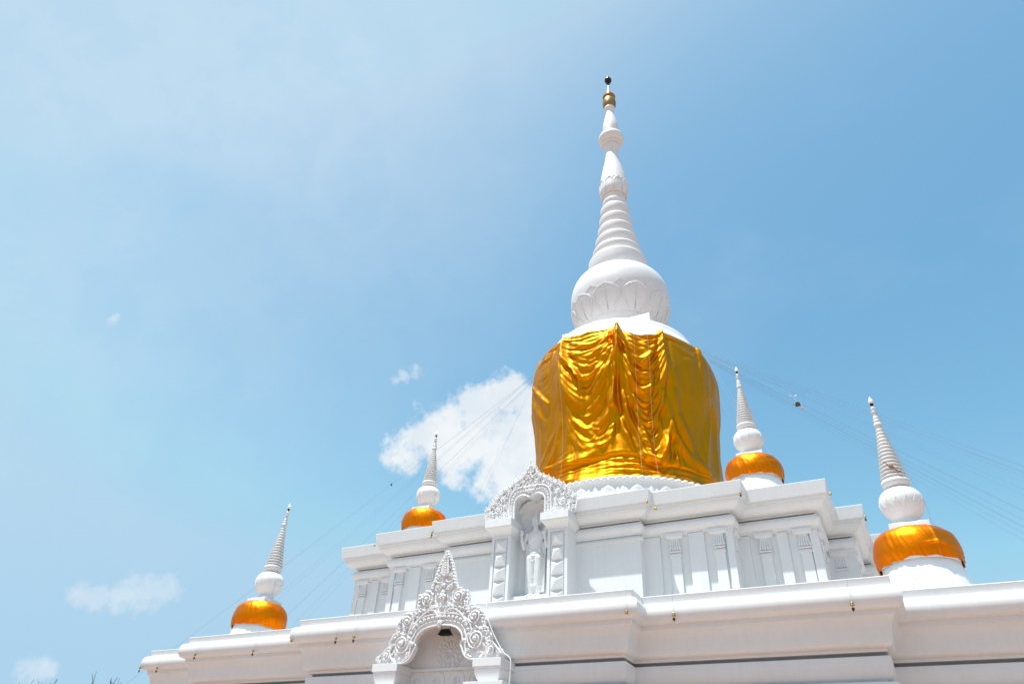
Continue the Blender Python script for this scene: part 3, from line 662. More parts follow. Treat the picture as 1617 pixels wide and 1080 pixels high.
STROKES=[(0.07,0.05,[(-107.5,8.07),(-96.3,7.23),(-88.4,7.06),(-80.7,7.44),(-74.4,8.10)]),
(0.07,0.05,[(-107.7,7.92),(-99.1,7.27),(-92.5,6.98),(-86.0,7.00),(-78.8,7.47),(-74.1,8.03)]),
(0.07,0.05,[(-107.7,7.68),(-101.3,7.19),(-94.0,6.80),(-88.4,6.71),(-82.1,7.03),(-74.2,7.90)]),
(0.07,0.05,[(-106.5,7.45),(-100.0,6.93),(-93.9,6.63),(-88.4,6.54),(-82.1,6.83),(-74.4,7.77)]),
(0.07,0.05,[(-106.2,7.27),(-98.8,6.75),(-93.4,6.45),(-88.5,6.38),(-83.6,6.61),(-74.9,7.65)]),
(0.07,0.05,[(-106.0,7.11),(-98.7,6.55),(-93.5,6.24),(-89.5,6.17),(-86.1,6.29)]),
(0.07,0.05,[(-106.1,6.85),(-101.0,6.34),(-96.7,6.03),(-92.7,5.88),(-88.7,5.84),(-85.6,6.18)]),
(0.07,0.05,[(-95.5,4.78),(-92.5,4.72),(-86.8,4.99),(-84.2,5.29)]),
(0.07,0.05,[(-102.3,6.01),(-97.1,5.46),(-93.0,5.32),(-89.0,5.41)]),
(0.07,0.05,[(-99.1,5.65),(-95.2,5.20),(-91.1,5.15),(-87.5,5.43)]),
(0.07,0.05,[(-97.2,5.29),(-94.3,5.01),(-90.7,5.02),(-86.1,5.32)]),
(0.1,0.08,[(-108.0,6.88),(-103.3,6.27),(-98.1,5.58),(-94.0,5.30),(-89.0,5.37),(-86.4,5.67)]),
(0.1,0.08,[(-74.9,7.71),(-75.5,7.21),(-77.0,6.76),(-78.9,6.54)]),
(0.1,0.08,[(-117.8,7.65),(-123.3,7.48),(-135.4,7.53)]),
(0.1,0.08,[(-140.9,6.49),(-128.9,5.39),(-122.9,4.83)]),
(0.1,0.08,[(-109.0,8.11),(-113.9,8.04),(-119.2,7.78),(-127.1,7.63)]),
(0.1,0.08,[(-77.8,7.88),(-79.7,7.26),(-83.5,6.91),(-86.0,6.56)]),
(0.1,0.08,[(-76.3,7.99),(-78.3,7.03),(-80.8,6.66)]),
(0.13,0.13,[(-108.9,7.98),(-108.1,7.24),(-106.3,6.66),(-101.1,6.02),(-97.7,5.39),(-96.1,4.75),(-95.2,3.99)]),
(0.13,0.13,[(-74.7,7.65),(-74.4,6.98),(-74.9,6.36),(-76.4,6.02)]),
(0.13,0.13,[(-73.3,8.16),(-74.1,6.50),(-75.0,5.19),(-76.0,3.65)]),
(0.13,0.13,[(-77.1,6.61),(-78.5,5.64),(-78.5,4.80),(-79.6,3.75)]),
(0.3,0.12,[(-80.8,6.38),(-82.1,5.69),(-84.5,4.87),(-87.0,4.09)]),
(0.3,0.12,[(-110.2,8.04),(-113.4,7.16),(-113.6,6.09),(-112.2,4.71)]),
(0.3,0.12,[(-108.6,7.78),(-109.0,6.87),(-108.4,5.90),(-106.6,4.96),(-102.8,4.17)]),
(0.3,0.12,[(-106.5,5.84),(-103.9,5.30),(-100.1,4.56),(-97.8,4.05)]),
(0.25,-0.08,[(-83.8,6.15),(-81.1,5.94),(-78.2,6.17)]),
(0.25,-0.08,[(-72.7,8.02),(-73.2,6.04),(-74.4,4.36)]),
(0.25,-0.08,[(-92.7,5.84),(-88.8,5.63),(-85.3,5.91)]),
(0.12,0.05,[(-143.9,6.67),(-128.6,5.33),(-122.3,4.67)]),
(0.12,0.05,[(-101.8,3.32),(-96.3,2.83),(-91.7,2.48),(-89.9,2.24)]),
(0.12,0.05,[(-100.6,2.66),(-96.4,2.10),(-93.1,1.88),(-88.6,1.91),(-83.0,2.26),(-79.3,2.64)]),
(0.12,0.05,[(-103.5,2.52),(-97.8,1.86),(-93.7,1.79)]),
(0.12,0.05,[(-75.6,4.89),(-75.6,3.85),(-76.8,2.83),(-79.0,2.01),(-81.5,1.36)]),
(0.12,0.05,[(-96.8,4.16),(-94.6,3.43),(-92.6,2.76)]),
(0.12,0.05,[(-73.2,3.01),(-71.2,2.39),(-68.0,1.97)]),
(0.2,0.1,[(-144.5,5.70),(-135.0,4.73),(-129.1,3.91)]),
(0.2,0.1,[(-112.9,5.74),(-111.2,4.83),(-111.2,4.28),(-115.9,3.34),(-127.5,2.38),(-133.1,2.03)]),
(0.2,0.1,[(-107.2,5.54),(-106.1,4.40),(-104.8,3.29),(-105.9,2.47)]),
(0.2,0.1,[(-79.7,4.93),(-78.4,4.13),(-80.7,3.37),(-84.6,2.90),(-91.1,2.52)]),
(0.2,0.1,[(-130.3,1.50),(-112.7,1.38),(-97.6,1.34),(-88.0,1.64),(-80.1,2.23)]),
(0.2,0.1,[(-130.5,1.56),(-123.2,1.91),(-118.2,2.61),(-113.0,3.42)]),
(0.08,0.05,[(-129.5,1.48),(-114.8,1.65),(-108.0,1.79)]),
(0.08,0.05,[(-132.3,1.68),(-125.9,2.11),(-121.4,2.50)]),
(0.08,0.05,[(-129.6,1.51),(-111.0,1.44),(-101.2,1.67)]),
(0.08,0.05,[(-129.5,1.48),(-120.1,2.02),(-116.2,2.55)]),
(0.08,0.05,[(-121.8,1.12),(-104.3,1.01),(-91.0,0.96),(-79.3,0.87),(-68.3,0.78)]),
(0.08,0.05,[(-118.2,0.90),(-104.1,0.84),(-90.9,0.79),(-79.3,0.74),(-68.4,0.62)]),
(0.08,0.05,[(-109.1,0.43),(-96.9,0.58),(-84.9,0.55),(-68.5,0.51)]),
(0.08,0.05,[(-122.0,1.18),(-102.9,1.08),(-88.0,1.07),(-76.4,1.11),(-68.1,1.04)]),
(0.08,0.05,[(-90.9,2.99),(-86.5,2.82),(-80.8,3.22)]),
(0.08,0.05,[(-91.6,2.79),(-86.0,2.55),(-80.3,2.91)]),
(0.08,0.05,[(-89.9,2.14),(-84.9,2.18),(-79.4,2.48)]),
(0.08,0.05,[(-88.0,1.80),(-83.2,1.84),(-78.9,2.12)]),
(0.07,0.06,[(-73.2,8.09),(-66.9,7.38),(-58.6,7.26),(-51.4,7.53),(-47.1,7.97)]),
(0.07,0.06,[(-72.8,7.95),(-67.1,7.16),(-60.4,6.88),(-54.5,7.10),(-49.0,7.70)]),
(0.07,0.06,[(-72.8,7.89),(-67.6,7.06),(-61.4,6.72),(-56.7,6.82),(-52.4,7.24),(-49.0,7.67)]),
(0.07,0.06,[(-72.8,7.82),(-68.1,6.96),(-62.9,6.57),(-58.3,6.56),(-53.7,6.95),(-49.3,7.58)]),
(0.07,0.06,[(-72.4,7.69),(-67.8,6.76),(-62.6,6.34),(-58.5,6.37),(-53.9,6.75),(-49.8,7.45)]),
(0.07,0.06,[(-71.8,7.34),(-68.0,6.33),(-63.8,5.76),(-59.3,5.72),(-55.0,6.05),(-51.4,6.55)]),
(0.07,0.06,[(-71.4,7.17),(-68.2,6.06),(-64.0,5.46),(-59.5,5.36),(-54.7,5.70),(-51.6,6.14)]),
(0.07,0.06,[(-68.0,5.58),(-64.2,5.08),(-60.2,4.93),(-55.9,5.22),(-51.9,5.70)]),
(0.07,0.06,[(-65.4,4.43),(-61.9,4.16),(-57.2,4.15),(-53.3,4.51)]),
(0.07,0.06,[(-65.7,4.67),(-62.3,4.32),(-58.6,4.28),(-54.2,4.62)]),
(0.07,0.06,[(-65.1,4.11),(-62.1,3.80),(-58.4,3.70),(-54.0,4.02)]),
(0.11,0.11,[(-72.2,7.57),(-67.9,6.61),(-63.2,6.12),(-59.6,6.07),(-55.2,6.40),(-50.4,7.22)]),
(0.11,0.11,[(-72.0,7.45),(-68.4,6.47),(-64.2,5.94),(-60.2,5.82),(-55.8,6.13),(-51.6,6.74)]),
(0.11,0.11,[(-71.3,7.07),(-68.2,5.93),(-64.0,5.33),(-60.0,5.17),(-55.3,5.48),(-51.7,5.96)]),
(0.11,0.11,[(-48.1,7.79),(-49.7,6.87),(-51.1,6.15),(-53.8,5.67)]),
(0.11,0.11,[(-47.1,7.87),(-48.5,6.65),(-49.9,5.73),(-51.3,4.86),(-52.5,4.04)]),
(0.11,0.11,[(-73.2,7.95),(-72.2,6.03),(-70.2,4.75),(-69.0,3.70)]),
(0.11,0.11,[(-73.5,7.52),(-73.3,5.60),(-72.0,3.95)]),
(0.14,0.16,[(-66.5,5.00),(-63.1,4.51),(-59.9,4.43),(-56.1,4.68),(-53.6,5.08)]),
(0.14,0.16,[(-46.6,7.82),(-46.2,7.05),(-47.0,5.78),(-48.9,4.90),(-51.7,3.80)]),
(0.14,0.16,[(-73.0,8.02),(-71.1,6.48),(-69.1,5.16),(-67.9,3.94)]),
(0.14,0.16,[(-72.8,8.02),(-69.8,6.38),(-67.6,5.37),(-66.3,4.34),(-64.9,3.70)]),
(0.1,0.035,[(-45.9,7.91),(-36.0,7.62),(-20.2,7.63)]),
(0.1,0.035,[(-44.3,7.71),(-35.8,7.09),(-25.4,6.92)]),
(0.1,0.035,[(-18.2,7.67),(-24.3,7.07),(-26.9,6.91)]),
(0.1,0.035,[(-18.0,7.57),(-21.4,7.04),(-25.9,6.75),(-32.8,6.50)]),
(0.1,0.035,[(-17.4,7.65),(-19.7,6.81),(-21.7,6.30)]),
(0.25,0.08,[(-16.4,7.54),(-13.0,6.92),(-12.6,6.00),(-14.5,5.03)]),
(0.25,0.08,[(-14.6,7.52),(-7.1,6.96),(-2.5,6.00)]),
(0.25,0.08,[(-45.8,5.98),(-44.4,4.98),(-43.6,3.93)]),
(0.25,0.08,[(-41.7,5.98),(-39.6,5.08),(-38.2,4.04)]),
(0.13,0.14,[(-70.7,4.24),(-68.7,3.09),(-64.2,2.18),(-61.2,1.42),(-60.1,1.06)]),
(0.13,0.14,[(-67.7,3.96),(-65.1,3.10),(-61.5,2.20),(-57.7,1.35),(-55.6,1.00)]),
(0.13,0.14,[(-62.9,3.20),(-60.0,2.84),(-56.2,2.87),(-50.8,3.67),(-49.4,4.38)]),
(0.13,0.14,[(-43.2,2.00),(-42.9,1.50),(-43.2,1.04)]),
(0.13,0.14,[(-73.4,3.11),(-71.2,2.41),(-69.0,1.86),(-67.7,1.58)]),
(0.16,0.22,[(-60.3,1.29),(-54.6,1.01),(-50.8,1.42),(-47.6,2.11),(-45.6,2.92)]),
(0.08,0.08,[(-65.1,3.97),(-60.5,3.71),(-56.2,3.79),(-52.2,4.20)]),
(0.08,0.08,[(-64.7,3.74),(-60.1,3.44),(-55.8,3.52),(-52.3,3.92)]),
(0.08,0.08,[(-64.3,3.56),(-59.8,3.12),(-56.0,3.15),(-52.5,3.60)]),
(0.08,0.08,[(-62.6,2.88),(-59.2,2.48),(-55.4,2.61),(-52.4,2.96)]),
(0.08,0.08,[(-61.8,2.52),(-57.9,2.13),(-54.1,2.21),(-51.0,2.61)]),
(0.08,0.08,[(-60.7,1.97),(-56.7,1.77),(-52.3,1.95)]),
(0.08,0.08,[(-60.5,1.61),(-56.0,1.50),(-51.9,1.78)]),
(0.08,0.08,[(-61.0,2.24),(-57.1,1.95),(-53.2,2.08),(-50.0,2.44)]),
(0.08,0.08,[(-44.5,1.88),(-47.8,1.28),(-50.5,0.92)]),
(0.08,0.08,[(-40.7,2.05),(-40.3,1.60),(-38.4,1.08)]),
(0.08,0.08,[(-19.3,1.16),(-16.2,1.03),(-12.7,1.10)]),
(0.08,0.08,[(-81.1,2.56),(-77.8,2.76),(-77.1,3.13)]),
(0.08,0.08,[(-81.3,2.15),(-78.6,2.36),(-77.1,2.71)]),
(0.2,0.11,[(-47.0,4.41),(-45.7,3.51),(-42.5,2.47),(-35.0,1.71),(-23.8,1.13)]),
(0.2,0.11,[(-42.4,4.50),(-39.1,3.41),(-33.6,2.48),(-28.4,1.60),(-20.1,1.00)]),
(0.2,0.11,[(-46.1,3.97),(-44.1,2.62),(-38.6,1.81),(-31.5,1.24)]),
(0.2,0.11,[(-12.8,5.42),(-11.8,3.98),(-17.8,2.37),(-22.1,0.94)]),
(0.2,0.11,[(-7.9,5.12),(-1.2,3.91),(-3.9,2.37),(-5.4,1.38)]),
(0.08,0.06,[(-81.5,0.76),(-71.7,0.75),(-59.6,0.64),(-47.1,0.55),(-29.5,0.50)]),
(0.08,0.06,[(-81.5,1.09),(-75.4,1.18),(-71.6,0.94),(-63.0,0.71),(-54.6,0.68)]),
(0.08,0.06,[(-81.5,0.52),(-67.0,0.51),(-52.6,0.42),(-36.6,0.32)]),
(0.08,0.06,[(-46.4,0.84),(-38.2,0.72),(-23.5,0.53)]),
(0.08,0.06,[(-46.4,0.41),(-36.0,0.48),(-26.2,0.45)]),
(0.08,0.06,[(-81.5,0.92),(-69.2,0.84),(-59.5,0.73)]),
(0.08,0.06,[(-41.9,0.88),(-31.5,0.83),(-18.7,0.77)]),
(0.12,-0.09,[(-72.2,7.69),(-70.2,6.38),(-68.4,5.25),(-67.0,3.94)]),
(0.09,-0.06,[(-73.5,7.24),(-74.2,5.61),(-75.5,3.72)]),
(0.09,-0.06,[(-71.8,6.82),(-70.4,5.17),(-69.7,3.70)]),
(0.09,0.12,[(-76.1,6.42),(-76.1,5.20),(-77.7,3.74)]),
(0.09,0.12,[(-74.2,8.03),(-74.5,6.50),(-75.0,5.19)]),
(0.12,-0.12,[(-69.4,4.24),(-67.0,3.23),(-63.0,2.28),(-59.7,1.43)]),
(0.12,-0.12,[(-74.5,3.98),(-72.9,3.06),(-71.2,2.41)]),
(0.2,0.15,[(-51.2,2.97),(-49.8,2.17),(-51.2,1.51)]),
(0.14,-0.07,[(-74.8,4.78),(-75.6,3.33),(-77.7,2.21)]),
(0.14,-0.07,[(-112.4,4.04),(-117.7,3.02),(-127.4,2.26)])]
def big_cloth():
    th = np.concatenate([np.arange(-190, -165, 1.0), np.arange(-165, 25, 0.27), np.arange(25, 170.01, 1.0)])
    nv = 400; NT = len(th)
    pins = [(-178, 8.1), (-142, 8.15), (-108.2, 8.17), (-73.5, 8.24), (-46.9, 8.01), (-19, 7.80), (12, 7.95), (46, 8.1), (80, 8.1), (114, 8.1), (148, 8.1), (182, 8.1)]
    hem = [(-195, 7.9), (-178, 8.1), (-168, 7.85), (-152, 7.85), (-142, 8.35), (-134, 8.35), (-122, 8.28), (-114, 8.2), (-108.2, 8.24), (-97.4, 8.02), (-85.4, 7.96), (-82.3, 7.86), (-76, 8.1), (-73.5, 8.25), (-71.5, 7.95), (-69.1, 7.66), (-64.5, 7.42), (-60, 7.32), (-55.5, 7.38), (-52, 7.54), (-48.5, 7.82), (-46.9, 8.02), (-44.5, 7.9), (-35.5, 7.78), (-25.6, 7.77), (-19, 7.80), (-5, 7.5), (5, 7.6), (12, 7.95), (20, 7.6), (38, 7.6), (46, 8.1), (56, 7.7), (70, 7.7), (80, 8.1), (90, 7.7), (105, 7.7), (114, 8.1), (124, 7.7), (140, 7.7), (148, 8.1), (160, 7.7), (175, 7.8), (182, 8.1)]
    ut = np.interp(th, [a for a, b in hem], [b for a, b in hem])
    for _ in range(6): ut[1:-1] = (ut[:-2] + 2 * ut[1:-1] + ut[2:]) / 4
    lh = [(-190, 1.3), (-150, 1.35), (-129.5, 1.3), (-107.6, 1.25), (-91, 1.17), (-81, 1.25), (-73.8, 1.36), (-66.4, 1.31), (-61.8, .93), (-54.3, .83), (-42.8, .95), (-34.4, .94), (-20.2, .80), (-7.6, .9), (20, 1.2), (170, 1.3)]
    lowh = np.interp(th, [a for a, b in lh], [b for a, b in lh])
    for _ in range(30): lowh[1:-1] = (lowh[:-2] + 2 * lowh[1:-1] + lowh[2:]) / 4
    v = np.linspace(0, 1, nv)[:, None]; TH = np.broadcast_to(th, (nv, NT)); Ug = 0.03 + (ut[None, :] - 0.03) * v
    Z = np.interp(Ug, ud, Zd); RR = np.interp(Ug, ud, Rd)
    dz = np.interp(Ug + .05, ud, Zd) - np.interp(Ug - .05, ud, Zd); dr = np.interp(Ug + .05, ud, Rd) - np.interp(Ug - .05, ud, Rd); L = np.hypot(dz, dr)
    nr, nz = dz / L, -dr / L
    a = np.radians(TH); X = RR * np.cos(a); Y = RR * np.sin(a)
    D = np.zeros_like(Ug)
    # swags hanging between each pair of pins
    for i in range(len(pins) - 1):
        (t0, u0), (t1, u1_) = pins[i], pins[i + 1]
        t = (2 * (TH - t0) / (t1 - t0) - 1); ins = np.abs(t) <= 1.0; tc_ = np.clip(t, -1, 1)
        up_ = u0 + (u1_ - u0) * (tc_ + 1) / 2
        amp = {3: 1.0, 2: 0.75, 4: 0.05, 5: 0.12, 1: 0.16}.get(i, 0.4)
        wob = (vn2(TH * 0.12 + i * 9, Ug * 1.3) - .5)
        shift = {3: 0.05, 2: -0.12}.get(i, 0)
        sag = np.clip(1 - ((tc_ - shift) / (1 + np.abs(shift))) ** 2, 0, 1)
        c = (up_ - Ug) / (0.42 + 0.62 * sag) + 0.10 * wob
        cc = np.maximum(c, 0) ** 0.82; f = ridged(vn2(t * 0.7 + i * 13.3, cc * 3.9 + i * 5)) ** 1.6 * 0.13 + (vn2(t * 0.6 + 40 + i * 9, cc * 7.5) - .5) * 0.045 * np.clip(1.2 - cc / 4, 0.2, 1) + (vn2(t * 0.5 + 80, c * 1.7 + i) - .5) * 0.14
        env = np.clip(c / 0.25, 0, 1) * (0.35 + 0.65 * sag ** 0.6) * np.clip(1.15 - c / 9.0, 0.12, 1) * np.clip((Ug - lowh[None, :]) / 0.8, 0, 1)
        D += np.where(ins, f * env * amp * np.clip((1 - np.abs(t)) / 0.10, 0, 1), 0)
    for t0, u0 in pins:      # bundles dropping from the pins
        dd = (TH - t0); depth = np.clip(u0 - Ug, 0, 9); wdt = 1.2 + depth * 1.15
        e = np.exp(-(dd / wdt) ** 2) * np.clip(1 - depth / 8.5, 0.1, 1)
        D += (ridged(vn1(dd / wdt * 4.3 + t0 * 3.7)) ** 1.4 * 0.09 + 0.07) * e
    # long soft verticals, fine oblique creases
    calm = 1 - 0.6 / (1 + np.exp(-(TH + 42) / 4.0))
    D += calm * (vn2(TH * 0.16 + 3, Ug * 0.2) - .5) * 0.09 + calm * (vn2(TH * 0.30 + 0.2 * Ug, Ug * 0.22 + 9) - .5) * 0.035
    D += (vn2(TH * 0.10 + 0.5 * Ug, Ug * 0.9 - TH * .03) - .5) * 0.05
    # bottom wrap: horizontal pulled folds
    wb = np.clip((lowh[None, :] + .25 - Ug) / 0.35, 0, 1)
    D += wb * ((vn2(TH * 0.03 + 3, Ug * 4.2 - TH * 0.010) - .5) * 0.17 + (vn2(TH * 0.05 + 19, Ug * 9 + TH * .02) - .5) * 0.06)
    # explicit folds
    PX = np.stack([X, Y, Z], -1)
    for wd, h, pts in STROKES:
        wd = max(wd, 0.085)
        q = np.array(smoothpts(pts, 12)); r_ = np.interp(q[:, 1], ud, Rd); aa = np.radians(q[:, 0]); S = np.stack([r_ * np.cos(aa), r_ * np.sin(aa), np.interp(q[:, 1], ud, Zd)], -1)
        c0 = np.searchsorted(th, q[:, 0].min() - 8); c1 = np.searchsorted(th, q[:, 0].max() + 8)
        rows = np.where((Ug[:, c0:c1].max(1) > q[:, 1].min() - .8) & (Ug[:, c0:c1].min(1) < q[:, 1].max() + .8))[0]
        if len(rows) == 0: continue
        r0, r1 = rows[0], rows[-1] + 1; B = PX[r0:r1, c0:c1]; best = np.full(B.shape[:2], 9.0); tt = np.zeros(B.shape[:2])
        for k in range(len(S) - 1):
            d = S[k + 1] - S[k]; l2 = max(d @ d, 1e-9); s = np.clip(((B - S[k]) @ d) / l2, 0, 1); dist = np.linalg.norm(B - S[k] - s[..., None] * d, axis=-1)
            m_ = dist < best; best = np.where(m_, dist, best); tt = np.where(m_, (k + s) / (len(S) - 1), tt)
        prof = np.exp(-(best / wd) ** 2) - 0.30 * np.exp(-((best - 1.9 * wd) / wd) ** 2)
        D[r0:r1, c0:c1] += h * (0.95 if h > 0.1 or h < 0 else 0.8) * prof * (0.25 + 0.75 * np.sin(np.pi * np.clip(tt * .96 + .02, 0, 1)) ** 0.5)
    st = np.clip((Ug - lowh[None, :]) / 0.05, 0, 1); D += 0.085 * st * st * (3 - 2 * st)
    for _ in range(3):
        D[1:-1] = (D[:-2] + 2 * D[1:-1] + D[2:]) / 4; D[:, 1:-1] = (D[:, :-2] + 2 * D[:, 1:-1] + D[:, 2:]) / 4
    D = np.clip(D - D[:, 200:600].mean() - 0.02, -0.22, 0.55) * 1.0
    D += 0.12 * np.clip(1 - np.abs(Ug - .1) / .8, 0, 1)
    D = np.where(Ug > ut[None, :] - .25, np.maximum(D, -0.04), D)
    P = np.stack([X + D * nr * np.cos(a), Y + D * nr * np.sin(a), Z + D * nz], -1).reshape(-1, 3)
    i, j = np.meshgrid(np.arange(nv - 1), np.arange(NT - 1), indexing='ij'); k = (i * NT + j).ravel()
    F = np.stack([k, k + 1, k + NT + 1, k + NT], -1)
    me = bpy.data.meshes.new('golden_cloth'); me.vertices.add(len(P)); me.vertices.foreach_set('co', P.astype(np.float32).ravel())
    me.loops.add(F.size); me.loops.foreach_set('vertex_index', F.astype(np.int32).ravel()); me.polygons.add(len(F)); me.polygons.foreach_set('loop_start', np.arange(0, F.size, 4, dtype=np.int32))
    me.update(calc_edges=True); me.validate(); me.materials.append(GOLD); me.shade_smooth()
    o = bpy.data.objects.new('golden_cloth', me); col.objects.link(o)
    tag(o, 'huge shiny gold satin cloth draped in swags around the big central dome', 'cloth')
    # thin cords down the cloth
    for n_, t in enumerate((-108, -64.5, -57)):
        pts = []
        for u in np.linspace(8.1 if n_ == 0 else 7.5, 0.2, 14): pts.append(((np.interp(u, ud, Rd) + .22) * math.cos(R(t)), (np.interp(u, ud, Rd) + .22) * math.sin(R(t)), np.interp(u, ud, Zd)))
        m = MB(); m.tube(pts, 0.0022, 5)
        tag(m.obj('cord', CORD), ['thin pale cord down the left of the big gold cloth', 'thin pale cord down the big gold cloth, left of the two close together', 'thin pale cord down the big gold cloth, right of the two close together'][n_], 'cord')
big_cloth()

# ------------------------------------------------------------------ corner stupas
def corner_stupa(loc, label, group):
    root = empty('corner_stupa', loc, label, 'stupa', group)
    m = MB(); oc = [(1.60 * math.cos(R(22.5 + 45 * k)), 1.60 * math.sin(R(22.5 + 45 * k))) for k in range(8)]
    m.add([(x, y, z) for z in (-2.75, -2.46) for x, y in oc] , [(k, (k + 1) % 8, 8 + (k + 1) % 8, 8 + k) for k in range(8)] + [tuple(range(8, 16)), tuple(range(7, -1, -1))])
    m.lathe([(1.02, -2.46), (1.02, -2.38), (0.96, -2.33), (0.945, -2.25), (0.93, -2.1), (0.885, -1.9), (0.845, -1.72), (0.83, -1.6), (0.80, -1.5)], 64)
    for k in range(44):
        a = 2 * math.pi * k / 44; m.ball((0.985 * math.cos(a), 0.985 * math.sin(a), -2.35), 0.05, 7, 5)
    m.obj('base', WHITE, root, smooth=True)
    m = MB(); m.lathe(smoothpts([(0.80, -1.66), (0.86, -1.5), (0.875, -1.32), (0.84, -1.12), (0.74, -0.93), (0.58, -0.78), (0.35, -0.72)], 4), 64); m.obj('dome', WHITE, root, smooth=True)
    m = MB(); m.frust([(-.435, .435, -.435, .435, -0.80), (-.435, .435, -.435, .435, -0.605)]); m.frust([(-.36, .36, -.36, .36, -.6049), (-.36, .36, -.36, .36, -0.57)])
    m.obj('square_block', WHITE, root, bevel=0.008)
    m = MB(); orb = smoothpts([(0.27, -0.58), (0.285, -0.50), (0.265, -0.43), (0.29, -0.40), (0.38, -0.30), (0.47, -0.15), (0.505, 0.02), (0.485, 0.17), (0.40, 0.30), (0.27, 0.375), (0.12, 0.40)], 4)
    m.lathe(orb, 56)
    for k in range(14):                      # incised lotus points
        a = 2 * math.pi * k / 14; st_ = math.pi / 14
        def pt(da, z, o=0.001): r = surf_r(orb, z) + o; return (r * math.cos(a + da), r * math.sin(a + da), z)
        m.tube([pt(-st_, -0.14), pt(-st_ * .5, -0.06), pt(0, 0.05), pt(st_ * .5, -0.06), pt(st_, -0.14)], 0.0075, 5)
        m.tube([pt(-st_ * .62, -0.30), pt(-st_ * .55, -0.2), pt(0, -0.06), pt(st_ * .55, -0.2), pt(st_ * .62, -0.30)], 0.006, 5)
    m.obj('orb', WHITE, root, smooth=True)
    m = MB(); pr = [(0.20, 0.36), (0.21, 0.42), (0.30, 0.46), (0.335, 0.53), (0.335, 0.60), (0.315, 0.63)]
    n = 14
    for i in range(n):
        z0 = 0.63 + i * 1.50 / n; z1 = z0 + 1.50 / n; r = 0.318 - 0.235 * (i / n); r2 = 0.318 - 0.235 * ((i + 1) / n)
        pr += [(r * 0.76, z0 + 0.005), (r * 0.77, z0 + 0.034), (r * 0.97, z0 + 0.036), (r, z0 + 0.055), (r * .99, z0 + 0.085), (r2 * .93, z1)]
    pr += [(0.07, 2.14), (0.075, 2.19), (0.102, 2.23), (0.104, 2.28), (0.085, 2.32), (0.07, 2.33), (0.085, 2.36), (0.083, 2.40), (0.065, 2.43), (0.073, 2.46), (0.068, 2.50), (0.05, 2.54), (0.045, 2.60), (0.072, 2.64), (0.07, 2.68), (0.045, 2.70), (0.06, 2.74), (0.065, 2.78), (0.045, 2.81), (0.03, 2.84)]
    m.lathe(pr, 40); m.obj('ringed_cone', OLDWHITE, root, smooth=True, angle=40)
    m = MB(); m.lathe([(0.02, 2.80), (0.022, 2.85), (0.045, 2.90), (0.05, 2.93), (0.03, 2.94)], 16); m.obj('finial_collar', DARK, root, smooth=True)
    m = MB(); m.tube(smoothpts([(.03, -.02, 2.86), (.14, -.06, 1.9), (.30, -.10, 0.9), (.47, -.17, 0.05), (.50, -.20, -.5), (.52, -.22, -.78)], 4), .0055, 5); m.obj('earth_wire', WIRE, root)
    m = MB(); m.lathe([(0.045, 2.93), (0.068, 2.97), (0.066, 3.01), (0.045, 3.06), (0.02, 3.12), (0.004, 3.16)], 18); m.obj('finial_bud', RELIEF, root, smooth=True)
    return root
G = 'small corner stupas on the terraces'
CS = [((-10.529, -10.529, 8.981), 'small white stupa wrapped in orange on the lower terrace, at the far left'),
      ((10.529, -10.529, 8.981), 'small white stupa at far right, with brown rag caught on its cone'),
      ((-6.673, -6.673, 13.458), 'small white stupa left of the big gold dome, in front of the large cloud'),
      ((6.673, -6.673, 13.458), 'small white stupa just right of the big gold dome, rising behind the upper cornice')]
first = corner_stupa(CS[0][0], CS[0][1], G)
for loc, lab in CS[1:]:
    c = dup(first); c.location = loc; c['label'] = lab
